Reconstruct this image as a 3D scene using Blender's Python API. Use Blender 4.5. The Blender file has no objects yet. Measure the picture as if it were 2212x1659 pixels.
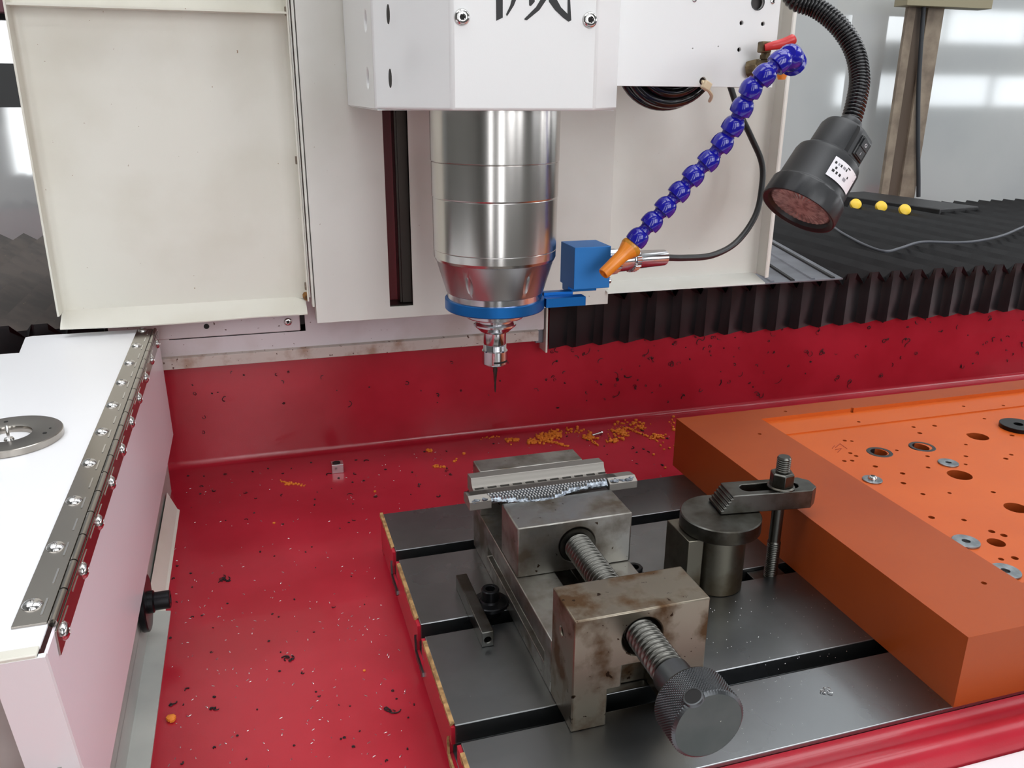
import bpy, bmesh, math, random
from mathutils import Vector, Matrix, Quaternion
random.seed(7)
PI = math.pi
S = 0.001                      # everything below is written in millimetres
scn = bpy.context.scene
COL = scn.collection

# ------------------------------------------------------------------ camera
R = [Vector((0.95632105, -0.29222651, 0.0073295)),
     Vector((-0.08876256, -0.31418562, -0.94520294)),
     Vector((0.27851618, 0.90326688, -0.3264011))]
F = 1823.62
CAM = Vector((-84.8, -355.2, 338.0))
cd = bpy.data.cameras.new('camera'); cam = bpy.data.objects.new('camera', cd); COL.objects.link(cam)
m = Matrix.Identity(4)
for i in range(3):
    m[i][0] = R[0][i]; m[i][1] = -R[1][i]; m[i][2] = -R[2][i]; m[i][3] = CAM[i]*S
cam.matrix_world = m
cd.sensor_width = 36; cd.lens = F/2212*36; cd.clip_start = .01; cd.clip_end = 60
scn.camera = cam
# ------------------------------------------------------------------ world, exposure
w = bpy.data.worlds.new('world'); scn.world = w; w.use_nodes = True
w.node_tree.nodes['Background'].inputs[0].default_value = (.80, .90, 1, 1)
w.node_tree.nodes['Background'].inputs[1].default_value = .9
vs = scn.view_settings
vs.view_transform = 'Standard'; vs.look = 'None'; vs.gamma = 1; vs.use_curve_mapping = False
vs.exposure = 0.0
EM_SKY = 4.6      # skylights in the ceiling
EM_WIN = 6.0      # windows in the walls

# ------------------------------------------------------------------ pixel helpers (2212x1659) -> real places in the workshop
def ray(px, py):
    a = (px-1106)/F; b = (py-829.5)/F
    return R[0]*a + R[1]*b + R[2]
def az(px, py, z):
    d = ray(px, py); return CAM + d*((z-CAM.z)/d.z)
def ay(px, py, y):
    d = ray(px, py); return CAM + d*((y-CAM.y)/d.y)
def ax(px, py, x):
    d = ray(px, py); return CAM + d*((x-CAM.x)/d.x)
def q1(x, y): return (x/2.962+1472, y/2.962)            # crops used to read positions off
def q5(x, y): return (980+x*.1989, 950+y*.1989)
def q6(x, y): return (x/2.962+1472, y/2.962+550)
def qb(x, y): return (x/2.962+1472, y/2.962+1099)

# ------------------------------------------------------------------ materials
def lin(c):
    return tuple(((v/255)/12.92 if v/255 <= .04045 else ((v/255+.055)/1.055)**2.4) for v in c)
def mat(name, c, rough=.5, metal=0, c2=None, nscale=30, lo=.42, hi=.62, bump=0, bscale=300, rough2=None,
        spots=None, coat=0, spec=.5, aniso=None, stretch=None, spots2=None):
    m = bpy.data.materials.new(name); m.use_nodes = True
    nt = m.node_tree; N = nt.nodes; L = nt.links; b = N['Principled BSDF']
    tc = N.new('ShaderNodeTexCoord'); src = tc.outputs['Object']
    if stretch:
        mp = N.new('ShaderNodeMapping'); mp.inputs['Scale'].default_value = stretch
        L.new(src, mp.inputs[0]); src2 = mp.outputs[0]
    else: src2 = src
    c = lin(c)
    b.inputs['Base Color'].default_value = (*c, 1); b.inputs['Roughness'].default_value = rough
    b.inputs['Metallic'].default_value = metal; b.inputs['Specular IOR Level'].default_value = spec
    b.inputs['Coat Weight'].default_value = coat
    cur = None
    def noise(scale, s, det=5):
        n = N.new('ShaderNodeTexNoise'); n.inputs['Scale'].default_value = scale
        n.inputs['Detail'].default_value = det; L.new(s, n.inputs['Vector']); return n.outputs['Fac']
    def ramp(f, a, z):
        r = N.new('ShaderNodeMapRange'); r.inputs[1].default_value = a; r.inputs[2].default_value = z
        L.new(f, r.inputs[0]); return r.outputs[0]
    def mix(f, a, bb):
        x = N.new('ShaderNodeMix'); x.data_type = 'RGBA'; L.new(f, x.inputs[0])
        if isinstance(a, tuple): x.inputs[6].default_value = (*a, 1)
        else: L.new(a, x.inputs[6])
        x.inputs[7].default_value = (*bb, 1); return x.outputs[2]
    if c2:
        f = ramp(noise(nscale, src2), lo, hi); cur = mix(f, c, lin(c2))
        if rough2 is not None:
            r = N.new('ShaderNodeMapRange'); r.inputs[3].default_value = rough; r.inputs[4].default_value = rough2
            L.new(f, r.inputs[0]); L.new(r.outputs[0], b.inputs['Roughness'])
    for sp in (spots, spots2):
        if sp:
            f = ramp(noise(sp[1], src, 3), sp[2], sp[2]+.02)
            cur = mix(f, cur if cur else c, lin(sp[0]))
    if cur: L.new(cur, b.inputs['Base Color'])
    if bump:
        bn = N.new('ShaderNodeBump'); bn.inputs['Strength'].default_value = bump; bn.inputs['Distance'].default_value = .0005
        L.new(noise(bscale, src2), bn.inputs['Height']); L.new(bn.outputs[0], b.inputs['Normal'])
    return m
def emit(name, c, s):
    m = bpy.data.materials.new(name); m.use_nodes = True; b = m.node_tree.nodes['Principled BSDF']
    b.inputs['Base Color'].default_value = (0, 0, 0, 1)
    b.inputs['Emission Color'].default_value = (*lin(c), 1); b.inputs['Emission Strength'].default_value = s; return m

WHITE = mat('white_powder_coat', (222, 221, 214), .38, c2=(206, 203, 192), nscale=7, lo=.45, hi=.75, bump=.06, bscale=1500,
            spots=((150, 130, 110), 260, .765))
WHITE_OLD = mat('yellowed_powder_coat', (222, 219, 208), .4, c2=(208, 203, 188), nscale=9, lo=.45, hi=.75, bump=.05, bscale=1500,
                spots=((140, 110, 80), 260, .755))
HEADW = mat('white_gloss_coat', (232, 233, 232), .3, bump=.05, bscale=1200, spots=((150, 140, 130), 260, .785))
BOXW = mat('clean_white_sheet', (240, 240, 242), .28, bump=.04, bscale=1200)
BEAMW = mat('beam_white', (206, 198, 200), .4, c2=(186, 174, 170), nscale=14, lo=.45, hi=.7, spots=((95, 70, 60), 230, .70))
LIPW = mat('dirty_white', (190, 178, 170), .5, c2=(150, 120, 100), nscale=60, lo=.5, hi=.75, spots=((80, 50, 35), 260, .66))
RED = mat('red_enamel', (172, 34, 50), .25, c2=(160, 27, 42), nscale=11, bump=.10, bscale=900, coat=.15,
          spots=((40, 12, 14), 330, .785))
CHIP = mat('bare_filler_edge', (176, 138, 88), .7, c2=(120, 88, 50), nscale=200)
ORANGE = mat('orange_resin_board', (156, 68, 24), .42, c2=(146, 60, 20), spec=.25, nscale=9, lo=.4, hi=.7, bump=.03, bscale=900)
ORANGE2 = mat('orange_resin_machined', (196, 90, 30), .4, c2=(186, 82, 26), spec=.3, nscale=9, lo=.4, hi=.7)
PLATE = mat('ground_steel_table', (146, 148, 150), .26, 1, c2=(120, 122, 122), nscale=9, lo=.4, hi=.62, rough2=.36, bump=.03, bscale=600,
            spots=((200, 200, 200), 420, .79))
SLOTM = mat('slot_steel', (110, 112, 112), .35, 1, c2=(70, 70, 72), nscale=20)
STEEL = mat('vise_steel', (158, 156, 150), .34, 1, c2=(98, 88, 76), nscale=42, lo=.42, hi=.66, rough2=.55, bump=.06, bscale=700,
            spots=((60, 45, 35), 210, .70))
STEELD = mat('stained_vise_steel', (138, 130, 116), .38, 1, c2=(92, 70, 50), nscale=48, lo=.46, hi=.62, rough2=.6, bump=.08, bscale=600,
             spots=((50, 36, 26), 190, .68))
THREAD = mat('screw_steel', (104, 103, 98), .3, 1)
KNURL = mat('black_oxide_knurl', (92, 94, 96), .33, 1)
KFACE = mat('knob_face', (84, 86, 84), .5, .8, c2=(74, 78, 76), nscale=40, spots=((190, 190, 180), 260, .74))
SATIN = mat('brushed_stainless', (200, 196, 192), .2, 1, c2=(194, 190, 186), nscale=6, rough2=.23)
CHROME = mat('bright_turned_steel', (206, 206, 208), .16, 1)
BLUEA = mat('blue_anodised', (24, 104, 176), .36, .75, bump=.04, bscale=2500)
BLUED = mat('blue_anodised_block', (40, 118, 190), .45, .45, bump=.05, bscale=2500)
BLUEP = mat('glossy_blue_plastic', (22, 20, 150), .16, 0, coat=.4)
ORP = mat('orange_plastic', (238, 140, 40), .32, 0, coat=.2)
ORRING = mat('amber_plastic', (205, 138, 40), .25, 0, coat=.2)
BLACKR = mat('black_rubber', (26, 27, 28), .38, bump=.1, bscale=700)
BLACKP = mat('black_abs', (37, 38, 40), .38, bump=.12, bscale=2200)
BLACKG = mat('glossy_black_hose', (16, 16, 18), .16, coat=.3)
BELL = mat('black_bellows_fabric', (32, 32, 33), .5, c2=(22, 22, 23), nscale=30, bump=.15, bscale=900, spots=((130, 130, 125), 500, .80))
BELLS = mat('glossy_bellows_skirt', (14, 14, 16), .33, c2=(26, 25, 27), nscale=25, bump=.5, bscale=45, spots=((120, 118, 110), 420, .80))
BELLG = mat('dusty_bellows', (92, 84, 78), .6, c2=(70, 66, 62), nscale=20, spots=((190, 160, 110), 260, .74))
GREYSH = mat('grey_sheet_steel', (128, 130, 138), .38, .6, c2=(108, 110, 116), nscale=20)
HINGEM = mat('hinge_stainless', (168, 162, 154), .22, 1)
RIVET = mat('rivet_steel', (214, 212, 210), .15, 1)
BRASS = mat('aged_brass', (128, 112, 84), .5, .7, c2=(84, 72, 52), nscale=90)
REDP = mat('red_vinyl_grip', (205, 48, 48), .35, coat=.2)
WORKD = mat('brown_grey_ridge', (104, 98, 94), .5, 1)
WORK = mat('machined_grey_metal', (142, 138, 132), .55, 1, bump=.02, bscale=2500)
WORKB = mat('torn_bright_metal', (156, 164, 172), .38, 1, c2=(104, 110, 118), nscale=240, bump=.5, bscale=500)
DARK = mat('dark_void', (14, 12, 12), .7)
DKSTEEL = mat('oiled_steel', (104, 104, 100), .32, 1, c2=(70, 66, 58), nscale=40)
POST = mat('stained_post_steel', (120, 116, 104), .36, 1, c2=(84, 74, 58), nscale=26, rough2=.5)
BLKOX = mat('black_oxide', (34, 34, 36), .28, .8)
INK = mat('black_ink', (14, 14, 15), .5)
WSTICK = mat('sticker_white', (238, 236, 240), .5)
GREYINK = mat('grey_ink', (150, 148, 155), .6)
YELLOW = mat('yellow_cap', (236, 196, 50), .4)
NYLON = mat('nylon_tie', (226, 206, 170), .45)
TANW = mat('tan_post_paint', (150, 136, 118), .55, c2=(118, 104, 90), nscale=20)
TAND = mat('brown_channel', (92, 78, 66), .5)
GREYBOX = mat('grey_inner_sheet', (176, 178, 172), .3, c2=(150, 152, 148), nscale=8)
GREYW = mat('grey_gloss_panel', (208, 211, 210), .06, .25, c2=(198, 202, 202), nscale=3, spec=1.0)
CREAM = mat('wall_paint', (128, 128, 124), .8)
DARKW = mat('dark_floor', (70, 70, 68), .6)
CEIL = mat('ceiling_paint', (160, 162, 162), .8)
MULL = mat('mullion_grey', (90, 92, 94), .5)
LENS = mat('lamp_lens', (196, 186, 182), .25, .15, c2=(150, 140, 138), nscale=180)
SWARF = mat('bright_swarf', (205, 205, 205), .3, 1)
DEBRIS = mat('black_debris_plastic', (26, 12, 14), .6)
ORCHIP = mat('orange_chips_resin', (222, 128, 40), .55)
RAILM = mat('dark_rail', (70, 64, 60), .32, .9)
REDD = mat('red_column', (120, 12, 24), .45)
SKYM = emit('skylight', (250, 252, 255), EM_SKY)
WINB = emit('window_haze', (246, 250, 255), 3.4)
WINM = emit('window_daylight', (250, 252, 255), EM_WIN)

# ------------------------------------------------------------------ mesh builder
ORG = {}
class MB:
    def __init__(s): s.v = []; s.f = []
    def add(s, vs, fs):
        o = len(s.v); s.v += [Vector(v) for v in vs]; s.f += [tuple(i+o for i in f) for f in fs]; return s
    def box(s, a, b, rot=None, piv=None):
        x0, y0, z0 = a; x1, y1, z1 = b
        vs = [Vector(p) for p in ((x0,y0,z0),(x1,y0,z0),(x1,y1,z0),(x0,y1,z0),(x0,y0,z1),(x1,y0,z1),(x1,y1,z1),(x0,y1,z1))]
        if rot is not None:
            c = Vector(piv) if piv is not None else Vector(((x0+x1)/2, (y0+y1)/2, (z0+z1)/2)); vs = [c+rot@(p-c) for p in vs]
        return s.add(vs, [(0,3,2,1),(4,5,6,7),(0,1,5,4),(1,2,6,5),(2,3,7,6),(3,0,4,7)])
    def prism(s, poly, axis, lo, hi):
        n = len(poly); vs = []
        for t in (lo, hi):
            for (u, v) in poly:
                vs.append({'x': (t, u, v), 'y': (u, t, v), 'z': (u, v, t)}[axis])
        fs = [tuple(range(n)), tuple(range(2*n-1, n-1, -1))]
        fs += [(i, (i+1) % n, n+(i+1) % n, n+i) for i in range(n)]
        return s.add(vs, fs)
    def loft(s, rings, closed=True, caps=True):
        n = len(rings[0]); vs = [p for r in rings for p in r]; fs = []
        for k in range(len(rings)-1):
            for i in range(n if closed else n-1):
                j = (i+1) % n; fs.append((k*n+i, k*n+j, (k+1)*n+j, (k+1)*n+i))
        if caps and closed: fs += [tuple(range(n)), tuple(range((len(rings)-1)*n, len(rings)*n))]
        return s.add(vs, fs)
    def lathe(s, prof, o=(0,0,0), d=(0,0,1), n=40, caps=True, ph=0, a0=None, a1=None):
        o = Vector(o); q = Vector((0,0,1)).rotation_difference(Vector(d).normalized())
        rings = []
        full = a0 is None
        for (r, h) in prof:
            rings.append([o+q@Vector((r*math.cos(a), r*math.sin(a), h)) for a in
                          ([ph+2*PI*i/n for i in range(n)] if full else [a0+(a1-a0)*i/n for i in range(n+1)])])
        return s.loft(rings, closed=full, caps=caps)
    def cyl(s, a, b, r, n=24, r2=None):
        a = Vector(a); b = Vector(b); return s.lathe([(r, 0), (r if r2 is None else r2, (b-a).length)], a, b-a, n)
    def tube(s, path, r, n=12):
        P = [Vector(p) for p in path]; rings = []; up = None
        for i, p in enumerate(P):
            t = (P[min(i+1, len(P)-1)]-P[max(i-1, 0)]).normalized()
            if up is None:
                up = t.orthogonal().normalized()
            up = (up-t*up.dot(t)).normalized(); b = t.cross(up)
            rr = r(i/(len(P)-1)) if callable(r) else r
            rings.append([p+(up*math.cos(2*PI*k/n)+b*math.sin(2*PI*k/n))*rr for k in range(n)])
        return s.loft(rings)
    def ball(s, c, r, n=8, sq=(1,1,1)):
        c = Vector(c); rings = []
        for k in range(n//2+1):
            a = PI*k/(n//2); rr = max(math.sin(a), .02)
            rings.append([c+Vector((sq[0]*r*rr*math.cos(2*PI*i/n), sq[1]*r*rr*math.sin(2*PI*i/n), sq[2]*r*math.cos(a))) for i in range(n)])
        return s.loft(rings)
    def mesh(s, name, mats, org=(0,0,0), smooth=True, ang=35):
        o = Vector(org); me = bpy.data.meshes.new(name)
        me.from_pydata([tuple((v-o)*S) for v in s.v], [], s.f)
        bm = bmesh.new(); bm.from_mesh(me); bmesh.ops.recalc_face_normals(bm, faces=bm.faces); bm.to_mesh(me); bm.free()
        for m_ in (mats if isinstance(mats, (list, tuple)) else [mats]): me.materials.append(m_)
        if smooth:
            me.shade_smooth(); me.set_sharp_from_angle(angle=math.radians(ang))
        return me
    def build(s, name, mats, parent=None, org=None, smooth=True, bevel=0, ang=35, seg=2, weld=False):
        if org is None: org = ORG[parent] if parent is not None else base_of(s.v)
        me = s.mesh(name, mats, org, smooth, ang)
        ob = bpy.data.objects.new(name, me); COL.objects.link(ob)
        if parent is not None: ob.parent = parent; ob.location = (Vector(org)-Vector(ORG[parent]))*S
        else: ob.location = Vector(org)*S
        ORG[ob] = Vector(org)
        if bevel:
            b = ob.modifiers.new('bevel', 'BEVEL'); b.width = bevel*S; b.segments = seg; b.limit_method = 'ANGLE'; b.angle_limit = math.radians(40)
        return ob
def base_of(vs):
    xs = [v[0] for v in vs]; ys = [v[1] for v in vs]; zs = [v[2] for v in vs]
    return Vector(((min(xs)+max(xs))/2, (min(ys)+max(ys))/2, min(zs)))
def tag(o, label=None, cat=None, group=None, kind=None):
    if label: o['label'] = label
    if cat: o['category'] = cat
    if group: o['group'] = group
    if kind: o['kind'] = kind
    return o
def thing(name, label, cat, loc, group=None):
    e = bpy.data.objects.new(name, None); COL.objects.link(e); e.location = Vector(loc)*S; e.empty_display_size = .01
    ORG[e] = Vector(loc); return tag(e, label, cat, group)
def place(me, name, parent, loc, rot=None):
    o = bpy.data.objects.new(name, me); COL.objects.link(o)
    base = ORG[parent] if parent is not None else Vector((0,0,0))
    o.parent = parent; o.location = (Vector(loc)-base)*S
    if rot is not None: o.rotation_mode = 'QUATERNION'; o.rotation_quaternion = rot
    ORG[o] = Vector(loc); return o
def cut(ob, mb, m2=None):
    me = mb.mesh('cutter', m2 or ob.data.materials[0], ORG[ob], False)
    c = bpy.data.objects.new('cutter', me); COL.objects.link(c); c.matrix_world = ob.matrix_world
    bpy.context.view_layer.update(); c.matrix_world = ob.matrix_world
    bpy.context.view_layer.update()
    bv = [(b.width, b.segments) for b in ob.modifiers if b.type == 'BEVEL']
    for b in list(ob.modifiers): ob.modifiers.remove(b)
    md = ob.modifiers.new('b', 'BOOLEAN'); md.operation = 'DIFFERENCE'; md.object = c; md.solver = 'EXACT'; md.use_self = True; md.material_mode = 'TRANSFER'
    dg = bpy.context.evaluated_depsgraph_get()
    new = bpy.data.meshes.new_from_object(ob.evaluated_get(dg))
    ob.modifiers.remove(md); old = ob.data; ob.data = new; new.name = ob.name
    bpy.data.objects.remove(c); bpy.data.meshes.remove(me)
    new.shade_smooth(); new.set_sharp_from_angle(angle=math.radians(30))
    for wd, sg in bv:
        b = ob.modifiers.new('bevel', 'BEVEL'); b.width = wd; b.segments = sg; b.limit_method = 'ANGLE'; b.angle_limit = math.radians(40)
    return ob
def spline(P, n=8):
    P = [Vector(p) for p in P]; out = []
    for i in range(len(P)-1):
        p0 = P[max(i-1, 0)]; p1 = P[i]; p2 = P[i+1]; p3 = P[min(i+2, len(P)-1)]
        for k in range(n):
            t = k/n
            out.append(.5*((2*p1)+(p2-p0)*t+(2*p0-5*p1+4*p2-p3)*t*t+(3*p1-p0-3*p2+p3)*t**3))
    out.append(P[-1]); return out
def qto(d): return Vector((0,0,1)).rotation_difference(Vector(d).normalized())
# button-head socket screw as a mesh pointing +Z (head, and recess as a second mesh)
def screw_head(parent, c, d, r, name='screw', m_=None, hexr=.42, h=.45, label=None):
    d = Vector(d).normalized()
    hd = MB().lathe([(r*.98, 0), (r, .1*r), (r*.93, h*r*.6), (r*.75, h*r*.92), (r*hexr*1.1, h*r), (r*hexr, h*r), (r*hexr*.9, h*r*.35)], c, d, 24)
    o = hd.build(name, m_ or RIVET, parent, org=c)
    MB().lathe([(r*hexr*.92, h*r*.37), (r*hexr*.92, h*r*.5)], c, d, 6).build('hex_socket', DARK, o)
    if label: o['label'] = label
    return o

# ================================================================== THE ROOM
X0, X1, Y0, Y1, Z0, Z1 = -3200, 9200, -3200, 1360, -950, 2700
def struct(name, mb, m_): return tag(mb.build(name, m_, smooth=False), kind='structure')
struct('floor', MB().box((X0, Y0, Z0-60), (X1, Y1+60, Z0)), DARKW)
tag(bpy.data.objects['floor'], 'dark workshop floor around the machine')
struct('wall_back', MB().box((X0, Y1, Z0), (X1, Y1+60, Z1)), GREYW)
struct('wall_left', MB().box((X0-60, Y0, Z0), (X0, Y1+60, Z1)), CREAM)
struct('wall_right', MB().box((X1, Y0, Z0), (X1+60, Y1+60, Z1)), CREAM)
struct('wall_front', MB().box((X0, Y0-60, Z0), (X1, Y0, Z1)), CREAM)
struct('ceiling', MB().box((X0, Y0, Z1), (X1, Y1+60, Z1+60)), CEIL)
wn = [0]
def window(name_m, a, b, rails=()):
    wn[0] += 1
    e = bpy.data.objects.new('window_%d' % wn[0], None); COL.objects.link(e); ORG[e] = Vector(((a[0]+b[0])/2, (a[1]+b[1])/2, a[2])); e.location = ORG[e]*S
    e['kind'] = 'structure'
    MB().box(a, b).build('pane', name_m, e, smooth=False)
    for (p, q) in rails: MB().box(p, q).build('mullion', MULL, e, smooth=False)
    return e
# skylights
for k, (xa, xb, ya, yb) in enumerate([(-2300, -300, -700, 300), (100, 2300, -700, 300), (-2300, -300, 600, 1200), (100, 2300, 600, 1200), (2900, 5400, -900, 900), (-1200, 1200, -2500, -2000)]):
    window(SKYM, (xa, ya, Z1-20), (xb, yb, Z1-4), [((xa, ya+(yb-ya)*.5-25, Z1-40), (xb, ya+(yb-ya)*.5+25, Z1-20))])
# front-wall window bands (the ones mirrored in the grey back panel)
YM = 2*Y1-Y0
zb = [ay(2000, y_, YM).z for y_ in (90, 18, 228, 163)]
xa, xb, xc = ay(1835, 60, YM).x, ay(2205, 60, YM).x, ay(1690, 200, YM).x
window(WINB, (xa, Y0, zb[0]), (8900, Y0+12, zb[1]), [((xa+900*i, Y0+12, zb[0]), (xa+900*i+50, Y0+24, zb[1])) for i in range(1, 7)])
window(WINB, (xa-60, Y0, zb[2]), (8900, Y0+12, zb[3]), [((xa+750*i, Y0+12, zb[2]), (xa+750*i+50, Y0+24, zb[3])) for i in range(1, 8)])
# tall front windows further left
for xa_, xb_ in ((-1500, -1250), (-350, 0), (500, 1250), (1600, 2250)):
    window(WINM, (xa_, Y0, 250 if xa_ > 300 else -500), (xb_, Y0+12, 2350), [((xa_, Y0+12, 1000), (xb_, Y0+24, 1060))])
for ya, yb in ((-2700, -1900), (-1300, -300), (200, 800)):
    window(WINM, (X1-12, ya, 0), (X1, yb, 1900), [((X1-24, ya, 900), (X1-12, yb, 960))])

# ================================================================== MACHINE BED (red casting)
bed = thing('machine_bed', 'red enamelled cast machine bed with tray floor, back wall and rounded front rail', 'machine bed', (400, 240, -160))
arc = [(521+7*math.sin(a), -33-7*math.cos(a)) for a in [PI/2*i/8 for i in range(9)]]
prof = [(-330, -40)] + arc + [(528, 104), (1110, 104), (1110, -160), (-330, -160)]
MB().prism(prof, 'x', -1000, 1600).build('tray_and_back_wall', RED, bed)
fr = [(-43.9, -40), (-43.9, -3), (-47, -5.5), (-51, -6), (-56, -3.5), (-61, -2), (-66, -3.5), (-70, -8), (-72, -16), (-72, -40)]
MB().prism(fr, 'x', 0, 1500).build('front_rail', RED, bed)
MB().prism([(287.4, -40), (287.4, -32), (292, -38), (298, -40)], 'x', -1, 1500).build('pedestal_fillet', RED, bed)
tag(MB().box((1, -43, -39.9), (1498, 287, -32.3)).build('pedestal', RED, bed))
fc = MB().prism([(-72.5, -40), (-72.5, -13), (-75, -11.5), (-230, -11.5), (-230, -40)], 'x', 0, 1500).build('front_cover', BOXW, org=(700, -150, -40))
tag(fc, 'white front edge cover below the red rounded rail', 'cover')

# ================================================================== T-SLOTTED TABLE
tb = thing('slotted_table', 'dark ground-steel worktable with T-slots under the vise', 'worktable', (500, 120, -32))
def tslot(c): return [(c-7, 0), (c-7, -13), (c-13, -13), (c-13, -24), (c+13, -24), (c+13, -13), (c+7, -13), (c+7, 0)]
SL = [17, 117, 217.3]
pp = [(-43.6, 0)]
for c in SL: pp += tslot(c)
pp += [(287.6, 0), (287.6, -32), (-43.6, -32)]
MB().prism(pp, 'x', 0, 1490).build('steel_plate', PLATE, tb, smooth=False, bevel=.5)
MB().prism([(y, z-1.2 if z == 0 else z) for y, z in pp], 'x', -2.2, -.02).build('painted_end', RED, tb, smooth=False)
# chipped edge of the paint along the left end of the table
mb = MB(); y = -43.0
while y < 287:
    L_ = random.uniform(2, 9); inslot = any(abs(y+L_/2-c) < 12 for c in SL)
    if not inslot:
        h_ = random.choice([.5, .8, 1.1, 1.6, 2.4]); wd = random.uniform(.5, 1.3)
        mb.add([(-2.3-wd*.2, y, -1-h_), (-2.3-wd*.2, y+L_, -1-h_*random.uniform(.5, 1.2)), (-2.3, y+L_, .0), (-2.3, y, .0), (.2, y, .15), (.2, y+L_, .15)],
               [(0, 1, 2, 3), (3, 2, 5, 4), (0, 3, 4), (1, 5, 2), (0, 4, 5, 1)])
    y += L_
tag(mb.build('chipped_paint_edge', CHIP, tb, smooth=False), 'tan chipped edge of the red paint', kind='stuff')
for c in SL:
    P_ = [(c+13.5, -12), (c+15, -16), (c+14, -25), (c+8, -29), (c, -27), (c-9, -30), (c-14, -26), (c-13, -23.5), (c+12, -23.5)]
    MB().prism(P_, 'x', -3.4, -2.1).build('paint_run', CHIP if c < 50 else SLOTM, tb, smooth=False)

# ================================================================== PRECISION VISE
vx0, vx1, vt = 60.7, 141.6, 72.7
vc = (101.3, 60, 0)
vise = thing('machine_vise', 'steel screw vise with stained blocks clamping the grey workpiece', 'vise', vc)
b = MB()
b.box((vx0, 35, 0), (vx1, 216, 36.2))
base = b.build('base', STEEL, vise, bevel=.6)
cut(base, MB().box((88, 30, 12), (114, 190, 60)).box((vx0-5, 47, 12.2), (vx0+4.5, 176, 21.2)).box((vx1-4.5, 47, 12.2), (vx1+5, 176, 21.2)))
fb = MB().box((vx0, 0, 0.02), (vx1, 34.9, vt)).build('front_block', STEELD, vise, bevel=.9)
cut(fb, MB().cyl((101.2, -5, 55.2), (101.2, 40, 55.2), 12, 40).prism([(81.8, -5), (81.8, 24.2), (89.9, 24.2), (89.9, 38.2), (112, 38.2), (112, 24.2), (120, 24.2), (120, -5)], 'y', -5, 30).cyl((vx0-3, 19.4, 53.5), (vx0+6, 19.4, 53.5), 2.6, 20))
rj = MB().box((vx0, 195, 36), (vx1+.5, 216.2, vt)).build('rear_jaw', STEEL, vise, bevel=.8)
mj = MB().box((61.6, 104.8, 36.3), (142.3, 141.9, vt)).build('moving_jaw', STEEL, vise, bevel=1.0)
cut(mj, MB().cyl((103, 98, 54.8), (103, 112, 54.8), 12.4, 40))
MB().lathe([(7.6, 0), (12.2, 0), (12.2, -3), (7.6, -3)], (103, 106.5, 54.8), (0, 1, 0), 40, caps=False).build('bushing_ring', DKSTEEL, vise)
# lead screw with ridges
n = 34; prof = []
yb = -41; ye = 108; pit = 3.75; k = 0; y = 0
while y < ye-yb-4:
    prof += [(6.7, y), (6.9, y+.5), (8.8, y+1.3), (9.4, y+1.8), (9.4, y+2.1), (8.8, y+2.6), (6.9, y+3.4)]; y += pit
MB().lathe(prof, (101.6, yb+9, 55), (.008, 1, 0), 40, caps=True).build('lead_screw', THREAD, vise, ang=60)
MB().lathe([(10.4, 0), (10.4, 17.5), (9.4, 18.2)], (101.5, -51, 55), (0, 1, 0), 40).build('screw_collar', KNURL, vise)
# knurled knob : diamond grid geometry
kn = MB(); nr = 120; rings = []
def krad(a, h):
    u = a*19.6/1.6; v = h/1.6
    d1 = abs(((u+v*1.0) % 1)-.5); d2 = abs(((u-v*1.0) % 1)-.5); return 19.1+.9*min(d1, d2)*1.6-.25
na = 308; hs = [i*.4 for i in range(0, 44)]
oq = Vector((101.5, -72, 55))
def kp(r, a, h): return oq+Vector((r*math.cos(a), h, r*math.sin(a)))
rings.append([kp(17.6, 2*PI*i/na, 0) for i in range(na)])
rings.append([kp(18.9, 2*PI*i/na, 1.1) for i in range(na)])
for h in hs: rings.append([kp(krad(2*PI*i/na, h), 2*PI*i/na, 1.6+h) for i in range(na)])
rings.append([kp(18.3, 2*PI*i/na, 20.2) for i in range(na)])
rings.append([kp(11, 2*PI*i/na, 21.2) for i in range(na)])
kn.loft(rings, caps=False)
kn.add([kp(11, 2*PI*i/na, 21.2) for i in range(na)], [tuple(range(na))])
knob = kn.build('knurled_knob', KNURL, vise, org=tuple(oq), ang=25)
MB().lathe([(17.7, 0), (17.7, .25), (17.5, .4)], (101.5, -71.6, 55), (0, -1, 0), 64).build('knob_face', KFACE, knob)
hr = ray(1498, 1506); t_ = 300.0
while t_ < 500:
    hp = CAM+hr*t_
    if math.hypot(hp.x-101.5, hp.z-55) < 19.6: break
    t_ += .1
hd = Vector((hp.x-101.5, 0, hp.z-55)).normalized(); hb = Vector((101.5, hp.y, 55))
MB().lathe([(4.1, -1.2), (4.1, 1.15)], hb+hd*18.9, hd, 32).build('tommy_bar_hole', DARK, knob)
MB().lathe([(4.0, -.6), (4.1, 1.3), (4.8, 1.2), (5.0, .4), (5.0, -.6)], hb+hd*18.9, hd, 32, caps=False).build('hole_rim', KNURL, knob)

# ================================================================== WORKPIECE
wp = thing('workpiece', 'grey machined metal bar with slot row and dimpled torn edge held in the vise jaws', 'workpiece', (100, 165, 60))
def fprof(z0): return [(143.2, z0), (143.0, 75.8), (148.2, 78.4), (156, 77.2), (159, 75.9), (160, 75.6), (160, z0)]
MB().prism([(148.2, 70.2), (148.2, 78.4), (156, 77.2), (159, 75.9), (160, 75.6), (160, 70.2)], 'x', 41, 150).build('ridge_strip', WORKD, wp, smooth=False, bevel=.15)
MB().prism(fprof(69.5), 'x', 39.5, 55).build('left_end', WORK, wp, smooth=False, bevel=.3)
MB().prism(fprof(70.3), 'x', 142, 163.5).build('right_end', WORK, wp, smooth=False, bevel=.3)
cv = [(160, 70.2), (160, 75.6), (161.6, 75.7), (163.3, 76.3), (164.6, 77.4), (165.6, 78.7), (166.3, 80.2), (166.7, 81.7), (167.2, 82), (176.5, 81.4), (177, 81), (177, 70.2)]
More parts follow.
